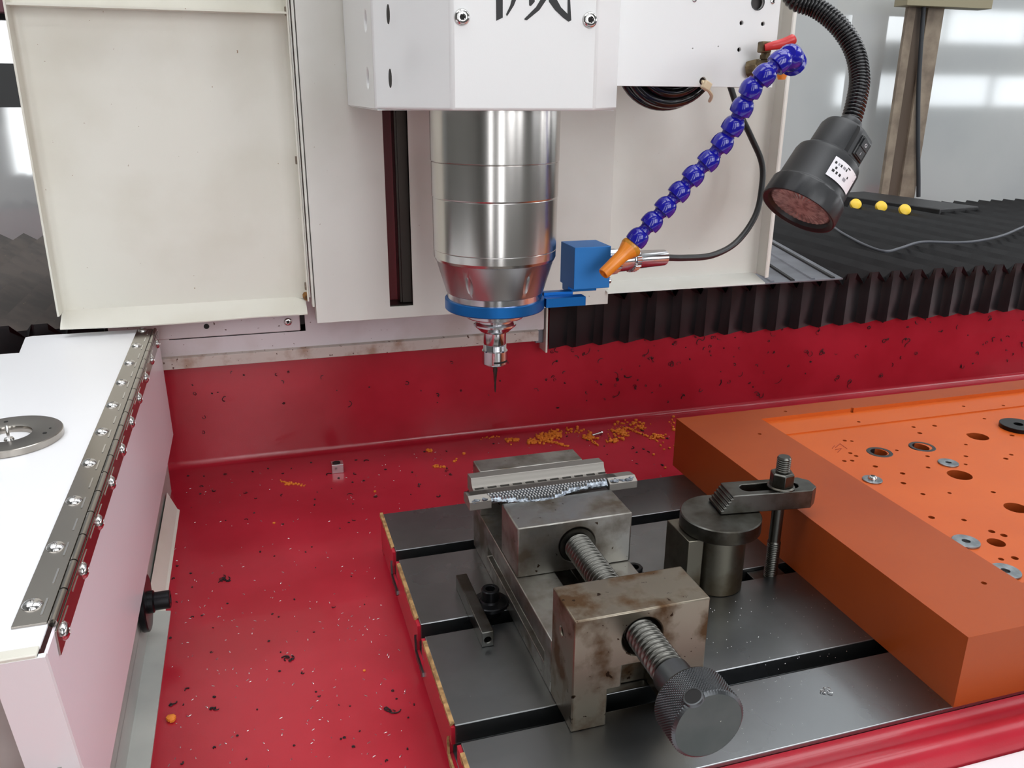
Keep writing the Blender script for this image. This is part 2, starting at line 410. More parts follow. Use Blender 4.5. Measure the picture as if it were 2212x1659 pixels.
wall = MB().prism(cv, 'x', 46.6, 147).build('curved_wall', WORK, wp, ang=30)
mbs = MB()
for i in range(11): mbs.box((48.0+i*9.3, 161.0, 73.6), (54.6+i*9.3, 162.9, 79))
cut(wall, mbs)
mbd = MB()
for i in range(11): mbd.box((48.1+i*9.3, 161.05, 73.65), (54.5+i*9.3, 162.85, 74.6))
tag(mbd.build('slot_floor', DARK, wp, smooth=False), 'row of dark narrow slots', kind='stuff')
MB().box((78, 142.2, 55), (128, 194.8, 70.1)).build('clamped_tongue', WORK, wp, smooth=False)
# torn dimpled edge: many little rounded pegs
mb = MB(); random.seed(3)
x = 54.0; i = 0
while x < 140:
    bulge = 146.2-7.2*math.exp(-((x-90)/20)**2)-1.5*math.exp(-((x-66)/8)**2)
    rows = 6
    for r_ in range(rows):
        yy = 147.6-r_*1.8
        if yy < bulge: break
        xx = x+(r_ % 2)*1.1
        zt = 78.1-.62*r_
        mb.lathe([(.9, -4.5), (1.0, 0), (.8, .5), (.35, .8)], (xx, yy, zt), (0, -.12, 1), 8)
    x += 2.25
tag(mb.build('dimples', mat('dimple_metal', (150, 150, 150), .28, 1), wp, ang=50), 'rows of bright rounded dimples', kind='stuff')
mb = MB(); x = 52.0
rings = []
while x < 142:
    bulge = 145.3-7.2*math.exp(-((x-90)/20)**2)-1.5*math.exp(-((x-66)/8)**2)+random.uniform(-.5, .5)
    zt = 77.4-.42*(148-bulge)
    rings.append([Vector((x, 150, 73)), Vector((x, bulge, 72.9+random.uniform(-.1, .4))), Vector((x, bulge-.4, zt-1.8+random.uniform(-.4, .4))), Vector((x, bulge+.4, zt-.4)), Vector((x, 148.3, 77.9))])
    x += 1.1
mb.loft(rings); mb.build('torn_edge', WORKB, wp, ang=20)
def lump(x0, x1, y0, y1, z0, z1, nm, n=60):
    mb = MB()
    for _ in range(n):
        p = (random.uniform(x0, x1), random.uniform(y0, y1), random.uniform(z0, z1))
        mb.ball(p, random.uniform(.7, 1.7), 6, (1.6, .8, .6))
    tag(mb.build(nm, WORKB, wp, ang=20), 'ragged silvery smeared metal', kind='stuff')
lump(144, 161, 143.8, 150, 76, 77.5, 'torn_metal')
lump(41, 53, 143.6, 149, 74.6, 76.6, 'torn_metal', 40)

# ================================================================== small bar + clamping bolts beside the vise
bar = MB().box((33, 88, 0.02), (41, 160, 11)).build('steel_bar', DKSTEEL, bevel=.5)
cut(bar, MB().cyl((37, 84, 5.2), (37, 96, 5.2), 2.2, 20))
tag(bar, 'narrow rectangular steel bar with an end hole lying left of the vise', 'bar')
def clampbolt(c, lab):
    t = thing('clamping_bolt', lab, 'bolt', (c[0], c[1], 0), 'flanged bolts beside the vise')
    MB().lathe([(4.5, 6.5), (12, 6.5), (12.5, 7), (12.5, 9.2), (11.8, 9.8), (7.5, 10.2), (6.6, 11.5)], (c[0], c[1], 0), (0, 0, 1), 40).build('flange_washer', BLKOX, t)
    h = MB().lathe([(5.6, 11), (6.2, 11.4), (6.2, 18.6), (5.6, 19.2), (3.6, 19.2), (3.3, 18.9), (3.0, 15)], (c[0], c[1], 0), (0, 0, 1), 32).build('socket_head', BLKOX, t)
    MB().lathe([(2.9, 14.8), (2.9, 15.4)], (c[0], c[1], 0), (0, 0, 1), 6).build('hex_socket', DARK, h)
    MB().lathe([(8, .02), (8, 6.5)], (c[0], c[1], 0), (0, 0, 1), 24).build('spacer', BLKOX, t)
clampbolt((48.6, 124), 'black flanged cap bolt left of the vise beside the steel bar')
clampbolt((154.5, 122), 'black flanged cap bolt right of the vise, half hidden by the round post')

# ================================================================== ROUND POST
post = thing('round_post', 'round stained steel post with a wide disc head under the clamp nose', 'support post', (216, 114.4, 0))
MB().lathe([(18.6, .02), (19.3, .5), (19.3, 46)], (216, 114.4, 0), (0, 0, 1), 48).build('shaft', POST, post)
MB().lathe([(27.6, 46), (28.5, 46.8), (28.5, 56.2), (27.8, 57)], (216, 114.4, 0), (0, 0, 1), 64).build('disc_head', DKSTEEL, post)
sp = MB().box((184.5, 101, .02), (196.3, 134, 45.8)).build('spacer_block', POST, bevel=.5)
tag(sp, 'upright rectangular steel spacer block just left of the round post', 'block')

# ================================================================== STRAP CLAMP, STUD
cl = thing('strap_clamp', 'slotted steel strap clamp with serrated nose resting on the round post', 'clamp', (258, 108, 57))
rz = Matrix.Rotation(math.radians(-7.5), 3, 'Z'); piv = Vector((225, 121, 0))
def cr(p): p = Vector(p); return piv+rz@(p-piv)
zt, zbm = 71.2, 57.2; L0, L1, hw = 225.0, 289.0, 11.2
pr = [(L0, zt)]
sx, sz = L0, zt
for i in range(6):
    pr.append((L0-1.55*i-2.0, zt-2.2*i-.4)); pr.append((L0-1.55*(i+1)+.2, zt-2.2*(i+1)))
pr = pr[:-1]+[(L0-9.5, zbm), (L1, zbm), (L1+1, zbm+3), (L1+1, zt-1), (L1, zt)]
mbc = MB(); mbc.prism(pr, 'y', 121-hw, 121+hw); mbc.v = [cr(v) for v in mbc.v]
cb = mbc.build('strap', DKSTEEL, cl, smooth=False, bevel=.5)
sl = MB()
poly = [(239+5.6*math.cos(a), 121+5.6*math.sin(a)) for a in [PI/2+PI*i/10 for i in range(11)]] + [(272+5.6*math.cos(a), 121+5.6*math.sin(a)) for a in [-PI/2+PI*i/10 for i in range(11)]]
sl.prism(poly, 'z', 50, 80)
sl.box((L1-6, 121+hw-3, 50), (L1+14, 121+hw+12, 90), Matrix.Rotation(math.radians(45), 3, 'Z'))
sl.box((L1-6, 121-hw-12, 50), (L1+14, 121-hw+3, 90), Matrix.Rotation(math.radians(-45), 3, 'Z'))
sl.v = [cr(v) for v in sl.v]
cut(cb, sl)
st = thing('clamp_stud', 'threaded steel stud with a flanged hex nut holding the strap clamp', 'stud', (262.6, 113.4, -22))
so = (262.6, 113.4)
def thr(z0, z1, r, p): 
    pr = []; z = z0
    while z < z1: pr += [(r-.55, z), (r, z+p*.45), (r, z+p*.6), (r-.55, z+p)]; z += p
    return pr
MB().lathe([(4.6, -22)]+thr(-22, 27, 4.9, 1.5)+[(4.3, 28.5), (4.3, 62)]+thr(62, 93, 5.0, 1.55)+[(4.2, 95.2)], (*so, 0), (0, 0, 1), 28).build('threaded_rod', THREAD, st, ang=60)
nut = MB().lathe([(9.6, 71.3), (9.8, 72.2), (8.6, 73.2)], (*so, 0), (0, 0, 1), 32)
nut.lathe([(8.1, 73), (8.6, 74), (8.6, 82.4), (7.4, 83.6)], (*so, 0), (0, 0, 1), 6, ph=.2)
nut.build('flange_nut', DKSTEEL, st, ang=25, bevel=.3)
tn = MB().box((249, 111, -12.5), (276, 123.5, -2.5)).build('tee_nut', DKSTEEL, bevel=.5)
tag(tn, 'steel T-nut sitting in the middle table slot around the clamp stud', 'nut')

# ================================================================== ORANGE BOARD
ob_ = thing('resin_board', 'thick orange resin board with drilled recess lying on the right of the table', 'board', (640, 130, 0))
ox0, ox1, oy0, oy1, oz = 282.5, 1120, -44.3, 309, 48.4
blk = MB().box((ox0, oy0, .03), (ox1, oy1, oz)).build('board', ORANGE, ob_, bevel=.8)
rec = 44.6
cutm = MB().box((359.5, -8, rec), (1000, 286, 60))
cut(blk, cutm, ORANGE2)
cut(blk, MB().box((364, -3, rec-1.2), (990, 254, rec+5)), ORANGE2)
rec2 = rec-1.2
holes = [((1897, 977), 7.6), ((1985, 966), 8.6), ((2113, 943), 9.0), ((2073, 1026), 9.6), ((2195, 1097), 8.5), ((2152, 1172), 6.0), ((2099, 940), 4.5)]
small = [(1045,1190),(1090,1193),(1080,1270),(1118,1288),(1042,1320),(1092,1318),(1240,1355),(1378,1252),(1575,1290),(1578,1362),(1415,1400),(1420,1462),(1545,1532),(1715,1525),(1995,1520),(1820,1215),(1820,1290),(1818,1342),(2075,1305),(2110,1280),(2115,1157),(1485,1103),(1525,1142),(1620,1095)]
small2 = [(1600,55),(1808,72),(1985,145),(2063,170),(2045,322),(2133,315)]
hm = MB()
for (p, r_) in holes:
    c_ = az(*p, rec2); hm.cyl((c_.x, c_.y, 20), (c_.x, c_.y, 60), r_, 32)
cut(blk, hm, ORANGE)
hm = MB()
for p in small: c_ = az(*q6(*p), rec2); hm.cyl((c_.x, c_.y, 34), (c_.x, c_.y, 60), random.choice([1.6, 1.9, 2.2]), 12)
for p in small2: c_ = az(*qb(*p), rec2); hm.cyl((c_.x, c_.y, 34), (c_.x, c_.y, 60), random.choice([1.9, 2.4]), 12)
for p in [(1940,1042),(2060,965),(1805,970),(1135,1070),(1090,1007)]:
    c_ = az(*q6(*p), rec); hm.cyl((c_.x, c_.y, 34), (c_.x, c_.y, 60), 1.7, 12)
for p in [q6(665,1003), q6(500,1147), qb(1935,475)]:
    c_ = az(*p, oz); hm.cyl((c_.x, c_.y, 34), (c_.x, c_.y, 60), 1.8, 12)
cut(blk, hm, ORANGE)
for (p, r_, t_) in [((1900, 977), 7.6, 3.4), ((1992, 965), 8.2, 3.0)]:
    c_ = az(*p, rec2)
    MB().lathe([(r_, -16), (r_, .25), (r_+t_-.4, .35), (r_+t_, 0), (r_+t_, -.2)], (c_.x, c_.y, rec2), (0, 0, 1), 36, caps=False).build('black_ring', BLACKR, ob_)
def washer(p, R_, r_, h_, z, m_, lab, name='washer', boltr=0):
    c_ = az(*p, z+h_)
    t = thing(name, lab, 'washer' if not boltr else 'screw', (c_.x, c_.y, z), 'washers on the orange board')
    MB().lathe([(r_, .03), (R_-.2, .03), (R_, .3), (R_, h_-.25), (R_-.3, h_), (r_+.2, h_), (r_, h_-.2), (r_, .03)], (c_.x, c_.y, z), (0, 0, 1), 40, caps=False).build('ring', m_, t)
    if boltr: screw_head(t, (c_.x, c_.y, z+h_), (0, 0, 1), boltr, 'button_head', RIVET, h=.75)
    else: MB().lathe([(r_*.98, .02), (r_*.98, .3)], (c_.x, c_.y, z), (0, 0, 1), 20).build('bore', DARK, t)
WASH = mat('zinc_washer', (150, 156, 160), .35, .9, c2=(120, 126, 130), nscale=120)
washer(q6(1708, 1328), 8.2, 2.4, 1.4, rec2, WASH, 'small grey washer between the large holes, below the black-ringed pair')
washer((2087, 1168), 9.2, 2.8, 1.6, rec2, WASH, 'grey washer beside a small round hole, middle of the right edge')
washer((2172, 1232), 9.6, 2.8, 1.6, rec2, WASH, 'grey washer nearest the board front corner')
washer((2200, 916), 16, 4.2, 4.0, rec2, BLKOX, 'large thick black washer at the back of the orange board')
washer(q6(1222, 1435), 7.8, 2.6, 1.2, rec2, WASH, 'button-head screw with silver washer below the black ring hole', 'washer_screw', 3.6)
# engraved figures (two worn digits and a line)
mb = MB()
for a_, b_ in (((985, 1235), (1015, 1210)), ((985, 1250), (1020, 1240)), ((1015, 1210), (1060, 1243)), ((965, 1240), (980, 1222)), ((1000, 1265), (1025, 1240))):
    p_ = az(*q6(*a_), rec2+.05); q_ = az(*q6(*b_), rec2+.05); mb.tube([p_, q_], .35, 4)
mb.build('engraved_mark', mat('dark_orange', (150, 52, 20), .6), ob_)

# ================================================================== BEAM COVER
by = 505
bc = thing('beam_cover', 'dusty white sheet-metal beam cover above the red back wall with rusty lower lip', 'beam cover', (0, by, 77))
xl = ay(233, 712, by).x; xr = ay(1175, 712, by).x
MB().box((xl, by, 88), (xr, by+7, 182)).build('face_panel', BEAMW, bc, smooth=False, bevel=.6)
MB().prism([(by-.2, 89), (by-3.5, 87.5), (by-3.5, 76.4), (by-2, 76.0), (by+7, 76.0), (by+7, 89)], 'x', ay(345, 790, by).x, ay(1163, 737, by-3).x).build('lower_lip', LIPW, bc, smooth=False, bevel=.4)
xa_ = ay(660, 712, by).x
pz = ay(500, 723, by).z
MB().box((xl+2, by-2.2, pz), (xa_-5, by-.05, 182)).build('access_plate', BEAMW, bc, bevel=1.2)
MB().box((-172, by-.25, pz-1.2), (xa_, by-.02, pz+6)).box((xa_-5.5, by-.25, pz-1), (xa_, by-.02, 181)).build('plate_gap', DARK, bc)
c_ = ay(622, 695, by-2.2); screw_head(bc, c_, (0, -1, 0), 4.2, 'button_screw')
c_ = ay(446, 705, by-2.4); MB().lathe([(2.6, 0), (2.6, .4)], c_, (0, -1, 0), 20).build('screw_hole', DARK, bc)
ep = MB().box((ay(1181, 700, by).x, by+2, 60), (ay(1185, 700, by).x, by+30, 128)).build('bellows_end_plate', WHITE, bc, bevel=.3)
MB().box((ay(1164, 700, by).x, by+10, 70), (ay(1180, 700, by).x, by+20, 128)).build('beam_end_post', GREYSH, bc, bevel=.3)
MB().box((-1000, 534, 104.1), (1600, 1108, 107)).build('rail_deck', REDD, bed)

# ================================================================== BELLOWS
def bellows(name, label, x0, n, pitch, ytop, yback, ztop, zbot, mt, ms):
    t = thing(name, label, 'bellows', (x0+n*pitch/2, (ytop+yback)/2, zbot))
    def pleat(i, seedk):
        random.seed(seedk); j = lambda s_=1.0: random.uniform(-s_, s_)
        P = pitch; xm = P*.72+j(1.0)
        v = [(0, ytop, ztop), (P, ytop, ztop), (xm, ytop+13, ztop-15), (xm, ytop+8, ztop-19+j(2)),
             (0, yback, ztop), (P, yback, ztop), (xm, yback, ztop-15),
             (-2, ytop-3, zbot+6), (P-2, ytop-3, zbot+6), (xm-6+j(2), ytop+9, zbot+j(2)+5), (P*.25, ytop+2+j(), (ztop+zbot)/2),
             (-1.5, ytop+2, zbot), (P-1.5, ytop+2, zbot)]
        m1 = MB().add([v[k] for k in range(7)], [(0, 2, 6, 4), (2, 1, 5, 6), (0, 2, 3), (1, 3, 2)])
        me = m1.mesh('pleat', [mt, ms], (0, 0, 0), smooth=False)
        # skirt: curved drape between the two edges
        rings = []
        for a in range(9):
            u = a/8; zz = ztop+(zbot-ztop)*u
            inn = 8*min(1, u*3+.35)
            rings.append([Vector((-1.5*u, ytop-2*u, zz)), Vector((P*.35-1*u, ytop+inn*.35+math.sin(u*5+seedk)*.8, zz)), Vector((P*.78-2*u, ytop+inn+math.cos(u*4+seedk)*.7, zz if a else ztop-15)), Vector((P*.93-1.5*u, ytop+inn*.35, zz-(2 if a == 8 else 0))), Vector((P-1.5*u, ytop-2*u, zz))])
        sk = MB().loft(rings, closed=False, caps=False)
        return m1, sk
    metas = []
    for kk in range(4):
        m1, sk = pleat(0, kk)
        metas.append((m1.mesh('pleat', mt, (0, 0, 0), False), sk.mesh('skirt_fold', ms, (0, 0, 0), True, 50)))
    for i in range(n):
        a, b_ = metas[i % 4]
        p = place(a, 'pleat', t, (x0+i*pitch, 0, 0)); place(b_, 'skirt_fold', p, (x0+i*pitch, 0, 0))
    return t
bellows('bellows_cover', 'black pleated bellows cover running right of the spindle along the beam', 228, 42, 33, 516, 1115, 127.5, 62, BELL, BELLS)
lb = bellows('bellows_cover', 'dusty grey-brown pleated bellows cover at the left edge behind the white cover', -917, 21, 33, 515, 1115, 127.5, 75, BELLG, BELLS)
# grey end tray over the first pleats
gt = thing('bellows_end_tray', 'grey ribbed sheet-metal end tray lying over the bellows beside the white cover', 'sheet metal tray', (520, 560, 129))
A_ = az(1821, 602, 130); B_ = az(1655, 510, 130)
poly = [(400, A_.y), (A_.x, A_.y), (B_.x, B_.y), (400, B_.y)]
MB().prism(poly, 'z', 129, 130.4).build('tray_sheet', GREYSH, gt, smooth=False)
dv = Vector((B_.x-A_.x, B_.y-A_.y, 0))
for k in range(4):
    a0 = Vector((A_.x-14-28*k, A_.y+4, 130.4)); w_ = Vector((6, 0, 0))
    MB().add([a0, a0+w_, a0+dv*.96+w_, a0+dv*.96, a0+Vector((1, 0, 1.6)), a0+w_+Vector((-1, 0, 1.6)), a0+dv*.96+w_+Vector((-1, 0, 1.6)), a0+dv*.96+Vector((1, 0, 1.6))],
             [(0,1,5,4),(1,2,6,5),(2,3,7,6),(3,0,4,7),(4,5,6,7)]).build('rib', DARK if k % 2 == 0 else GREYSH, gt, smooth=False)

# ================================================================== LEFT CARRIAGE COVER
lc = thing('carriage_cover', 'large white folded sheet-metal carriage cover on the left with rust by its lower corner', 'machine cover', (-147, 475, 134))
lx0, lx1 = -255.5, -39.5; lz = 146.5; top = 402
def fillet_panel():
    # horizontal section: left flange - rounded corner - panel - right rounded corner - right flange
    r_ = 9; pts = []
    pts += [(lx0, 460), (lx0, 480-3)]
    pts += [(lx0+3-3*math.cos(a), 477+3*math.sin(a)) for a in [PI/2*i/4 for i in range(1, 5)]]
    pts += [(lx1-r_*1.6, 480)]
    pts += [(lx1-r_*1.6+r_*1.6*math.sin(a), 480-12*(1-math.cos(a))) for a in [PI/2*i/6 for i in range(1, 7)]]
    pts += [(lx1, 461)]
    inner = [(p[0], p[1]) for p in pts]
    off = [(lx0-1.6, 460), (lx0-1.6, 482), (lx1+1.4, 482), (lx1+1.4, 461)]
    return pts+off[::-1]
MB().prism(fillet_panel(), 'z', lz, 900).build('panel', WHITE_OLD, lc, ang=30)
# bottom flange bent forward and a little down, buckled front edge
rings = []
for i in range(25):
    u = i/24; x = lx0-2+(lx1-lx0)*u+1; bz = 134.6-2.2*math.sin(PI*min(1, u*1.3))*.8 - (0 if u < .5 else (u-.5)*1.5)
    yf = 459.5
    rings.append([Vector((x, 481, lz)), Vector((x, 481, lz+1.4)), Vector((x, yf+6, bz+5.2)), Vector((x, yf, bz+1)), Vector((x, yf, bz)), Vector((x, yf+6, bz+3.8))])
MB().loft(rings).build('bottom_flange', WHITE_OLD, lc, ang=50)
MB().box((lx0, 462, 401), (lx1, 481, 402.61)).build('inner_shelf', WHITE_OLD, lc)
RUSTM = mat('rust_stain', (150, 105, 50), .7, c2=(90, 60, 30), nscale=250)
for (px, py) in ((620, 24), (643, 346), (663, 618)):
    c_ = ay(px, py, 466)
    MB().box((c_.x-2.2, 464, c_.z-3.5), (c_.x+2.2, 468, c_.z+3.5)).box((c_.x-2.2, 463.2, c_.z-1), (c_.x+1, 464, c_.z+1)).build('clip', TANW, lc, bevel=.3)
c_ = ay(661, 640, 466)
MB().lathe([(4.5, 0), (3.6, .35), (1, .5)], c_, (-.7, -.7, 0), 9).build('rust_spot', RUSTM, lc)
# channel strip between covers
cs = MB().box((lx1+1.6, 462, 150), (-36.4, 466, 560)).box((-35.6, 455, 142), (-33.4, 468, 560)).build('edge_channel', WHITE, bevel=.3)
tag(cs, 'thin white vertical channel strip between the left cover and the spindle cover', 'channel')

# ================================================================== CENTRE SPINDLE COVER
cc = thing('spindle_cover', 'flat white sheet cover behind the spindle with a tall vertical slot', 'machine cover', (118, 455, 127))
cz = 127; cx0, cx1 = -32.7, 269; s0, s1, sz0 = 38, 61, 138.6
mb = MB().prism([(cx0, cz), (cx1, cz), (cx1, 343), (cx1, 900), (s1, 900), (s1, sz0), (s0, sz0), (s0, 900), (cx0, 900)], 'y', 450, 452)
mb.build('cover_plate', WHITE, cc, smooth=False, bevel=.4)
MB().box((cx1-1.5, 452, cz+.5), (cx1, 468, 560)).build('side_flange', WHITE, cc)
MB().box((cx0, 452, cz+.5), (cx0+1.5, 478, 560)).build('side_flange', WHITE, cc)
ir = thing('slide_rail', 'dark vertical guide rail and red column seen through the slot beside the spindle', 'guide rail', (50, 475, 140))
MB().box((30, 478, 120), (80, 484, 560)).build('red_column', REDD, ir, smooth=False)
MB().box((50, 462, 139.5), (56, 478, 560)).box((52, 460, 139.5), (62, 463, 560)).build('rail', RAILM, ir, bevel=.5)
MB().box((56.5, 463.2, 139.5), (66, 478, 560)).build('dark_strip', DARK, ir)
MB().box((37, 453, 132), (64, 477, 139.3)).build('slot_sill', RAILM, ir)

# ================================================================== RIGHT COVER
rc = thing('carriage_cover', 'white folded sheet-metal cover right of the spindle behind the lamp', 'machine cover', (365, 465, 139))
MB().prism([(264, 470), (450, 470), (457.6, 468), (457.6, 447), (453.6, 444.6), (455.0, 444), (459.4, 446), (459.4, 472), (264, 472)], 'z', 146, 900).build('panel', WHITE, rc, ang=20)
MB().prism([(471, 146), (471, 147.4), (445, 140.5), (444.6, 139.2)], 'x', 266, 455.2).build('bottom_flange', WHITE, rc, smooth=False)

cbx = MB().box((-250, 486, 185), (450, 780, 900)).build('carriage_shade_block', REDD, bevel=2)  # unseen block, added to stop overhead light from behind reaching the tray
tag(cbx, 'unseen red block added behind the tall white covers to shade the tray', 'carriage')
# ================================================================== SPINDLE
sx_, sy_ = 101.8, 300
sp_ = thing('spindle_motor', 'polished stainless spindle motor hanging in the centre of the machine', 'spindle', (sx_, sy_, 117))
def sl_(prof, name, m_, n=96, ang=9, par=None): return MB().lathe(prof, (sx_, sy_, 0), (0, 0, 1), n).build(name, m_, par or sp_, ang=ang)
sl_([(50.4, 500), (50.4, 288.2), (49.8, 287.6)], 'upper_sleeve', SATIN)
sl_([(49.5, 287.6), (50, 287.0), (50, 261.4), (49.7, 260.6), (49.4, 260.6)], 'middle_sleeve', SATIN)
sl_([(49.2, 260.6), (49.6, 259.8), (49.4, 220), (49.1, 219.6), (49.3, 219.2), (49.2, 213.5), (48.2, 211.2)], 'lower_sleeve', SATIN)
cone = sl_([(48.2, 211.2), (47.4, 210.4), (39.8, 184.6), (39.2, 184.2)], 'nose_cone', mat('matte_cone_steel', (190, 188, 188), .32, 1))
cm = MB()
for k in range(6):
    a = math.radians(-90-16-27+62*k)
    dr = Vector((math.cos(a), math.sin(a), 0)); tg = Vector((-dr.y, dr.x, 0)); up = (Vector((0, 0, 1))+dr*.3).normalized(); no = tg.cross(up)
    c_ = Vector((sx_, sy_, 0))+dr*46.6+Vector((0, 0, 195)); b2 = MB().ball((0, 0, 0), 1, 20)
    cm.add([c_+tg*v.x*4.3+no*v.y*5.2+up*v.z*11.5 for v in b2.v], b2.f)
cut(cone, cm)
sl_([(38.6, 184.4), (38.9, 184.0), (38.9, 176), (38, 175.4)], 'front_flange', CHROME)
ring = sl_([(39.0, 179), (40.4, 179), (41.0, 178.6), (41.0, 170.8), (40.2, 170), (30, 170)], 'blue_clamp_ring', BLUEA)
ring['label'] = 'blue anodised clamp ring'
sl_([(24.5, 171), (24.5, 163.5), (23.8, 162.6), (20, 162.6)], 'nose_ring', CHROME)
sl_([(15.4, 162.6), (15.4, 158.6), (16.6, 157.8), (17.8, 156.6), (17.8, 155.2), (16.4, 154), (14.6, 152.4), (12, 150), (9.5, 148.8), (9.4, 139)] +
    [p for i in range(7) for p in ((9.2, 138.6-i*.9), (9.7, 138.2-i*.9))] + [(9.0, 131)], 'collet_holder', CHROME, ang=40)
nutc = sl_([(9.8, 133.6), (10.8, 133.0), (10.8, 122.2), (10.2, 121.2), (7.8, 120.0), (5, 118.4), (2.2, 118.0)], 'collet_nut', CHROME)
nutc['label'] = 'bright collet nut'
a = math.radians(-60)
MB().lathe([(10.86, 123.8), (10.95, 124.6), (10.86, 125.4)], (sx_, sy_, 0), (0, 0, 1), 20, caps=False, a0=math.radians(-110), a1=math.radians(-30)).build('spanner_slot', DARK, nutc)
for k in range(4):
    a = math.radians(200+50*k); c_ = Vector((sx_+32*math.cos(a), sy_+32*math.sin(a), 170.2)); screw_head(sp_, c_, (0, 0, -1), 3, 'ring_screw')
bit = thing('engraving_bit', 'thin tapered engraving bit in the spindle collet', 'cutter', (sx_, sy_, 95))
MB().lathe([(2.0, 121), (2.0, 114.5), (1.7, 113), (.9, 104), (.85, 99), (.35, 95.4), (.1, 95)], (sx_+.4, sy_, 0), (0, 0, 1), 16).build('shank', DKSTEEL, bit)
# sensor arm and block
sa = thing('tool_probe_bracket', 'blue anodised bracket arm with cubic block clamped to the spindle nose', 'bracket', (170, 292, 172))
MB().box((sx_+38.6, 281.5, 171.2), (175, 292, 178.6)).build('arm_bar', BLUEA, sa, bevel=.4)
MB().box((sx_+36, 293, 177), (168, 300.5, 181.2)).build('rear_bar', BLUEA, sa, bevel=.4)
cut(bpy.data.objects['arm_bar'], MB().cyl((sx_, sy_, 160), (sx_, sy_, 190), 41.05, 64))
cut(bpy.data.objects['rear_bar'], MB().cyl((sx_, sy_, 160), (sx_, sy_, 190), 41.05, 64))
MB().box((165.2, 284.5, 184.2), (197.0, 317.5, 219)).build('sensor_block', BLUED, sa, bevel=.35)
MB().box((166, 300, 178.7), (192, 314, 184.3)).build('block_foot', BLUEA, sa, bevel=.3)
c_ = Vector((197.1, 290, 189)); MB().lathe([(2.4, 0), (2.4, 2.6), (1.8, 3.2)], c_, (1, 0, 0), 20).build('grub_screw', CHROME, sa)
# connector
ca = Vector((197.2, 299, 203)); cbv = ay(1437, 556, 330)
cdv = (cbv-ca).normalized(); cl_ = (cbv-ca).length
cn = thing('cable_connector', 'silver round cable connector with ribbed nuts plugged into the blue block', 'connector', ca)
def rib(r0, r1, h0, h1, nn, name):
    m_ = MB(); rings = []
    q = qto(cdv)
    for (h, k_) in ((h0, .93), (h0+.6, 1), (h1-.6, 1), (h1, .93)):
        rings.append([ca+q@Vector(((r1 if i % 2 else r0)*k_*math.cos(PI*i/nn), (r1 if i % 2 else r0)*k_*math.sin(PI*i/nn), h)) for i in range(2*nn)])
    m_.loft(rings); return m_.build(name, CHROME, cn, ang=20)
rib(10.4, 11.0, 0, 13, 30, 'ribbed_nut')
MB().lathe([(9.2, 12), (9.2, 30), (8.8, 31)], ca, cdv, 40).build('barrel', CHROME, cn)
rib(9.9, 10.5, 31, 38, 30, 'ribbed_nut')
MB().lathe([(8.8, 38), (8.0, 40), (7.2, cl_-3), (4.8, cl_)], ca, cdv, 32).build('strain_relief', CHROME, cn)
P = [cbv-cdv*1, ay(1480, 557, 350), ay(1540, 551, 372), ay(1592, 522, 392), ay(1632, 465, 405), ay(1646, 400, 415), ay(1645, 350, 418), ay(1622, 295, 420), ay(1596, 240, 420), ay(1578, 188, 420), ay(1560, 130, 420)]
o = MB().tube(spline(P), 3.1, 12).build('sensor_cable', BLACKR)
tag(o, 'black cable curving from the silver connector up behind the white plate', 'cable')

# ================================================================== SPINDLE HEAD HOUSING
hh = thing('spindle_housing', 'glossy white faceted spindle head housing above the polished spindle', 'spindle housing', (104, 320, 326))
hz = 326.0
pl = [(52.5, 232), (156.5, 232), (196, 282), (201, 300), (201, 440), (8, 440), (4, 345), (8.5, 280)]
pl = [(52.5, 232), (156.5, 232), (192, 276), (192, 446), (7, 446), (7, 280)]
shell = MB().prism(pl, 'z', hz, 760).build('shell', HEADW, hh, smooth=False, bevel=2.0, seg=3)
cm = MB()
hl = [(789, 44), (816, 30), (794, 169), (821, 169)]
for (px, py) in hl:
    c_ = ax(px, py, 7); cm.cyl((-2, c_.y, c_.z), (16, c_.y, c_.z), 6.2, 24)
cut(shell, cm)
for i_, (px, py) in enumerate(hl):
    c_ = ax(px, py, 7); MB().lathe([(6.1, 0), (6.1, .3)], (14, c_.y, c_.z), (-1, 0, 0), 24).build('hole_back', DARK if i_ in (1, 3) else GREYSH, hh)
for (px, py) in ((998, 37), (1274, 43)):
    screw_head(hh, ay(px, py, 231.9), (0, -1, 0), 5.3, 'button_screw', RIVET)
MB().box((8.5, 278, hz-.8), (191, 444, hz-.1)).build('bottom_plate', HEADW, hh)
# printed character: lower strokes visible, drawn flat on the front face
def stroke(pts, par=hh):
    P_ = [ay(px, py, 231.9) for px, py in pts]
    MB().prism([(p.x, p.z) for p in P_], 'y', 231.75, 231.95).build('printed_stroke', INK, par, smooth=False)
stroke([(1071, -60), (1086, -60), (1086, 38), (1072, 45)])
stroke([(1050, -30), (1112, -30), (1112, -20), (1050, -20)])
stroke([(1118, -8), (1110, 12), (1098, 31), (1095, 35), (1093, 31), (1102, 12), (1107, -8)])
stroke([(1142, -50), (1155, -50), (1155, 4), (1147, 13), (1143, 12)])
stroke([(1190, -40), (1180, 0), (1165, 22), (1138, 44), (1133, 43), (1133, 40), (1158, 15), (1170, -5), (1176, -40)])
stroke([(1180, -40), (1192, -40), (1200, -6), (1212, 16), (1226, 30), (1226, -8), (1231, -8), (1234, 44), (1228, 47), (1216, 38), (1199, 22), (1186, 4)])

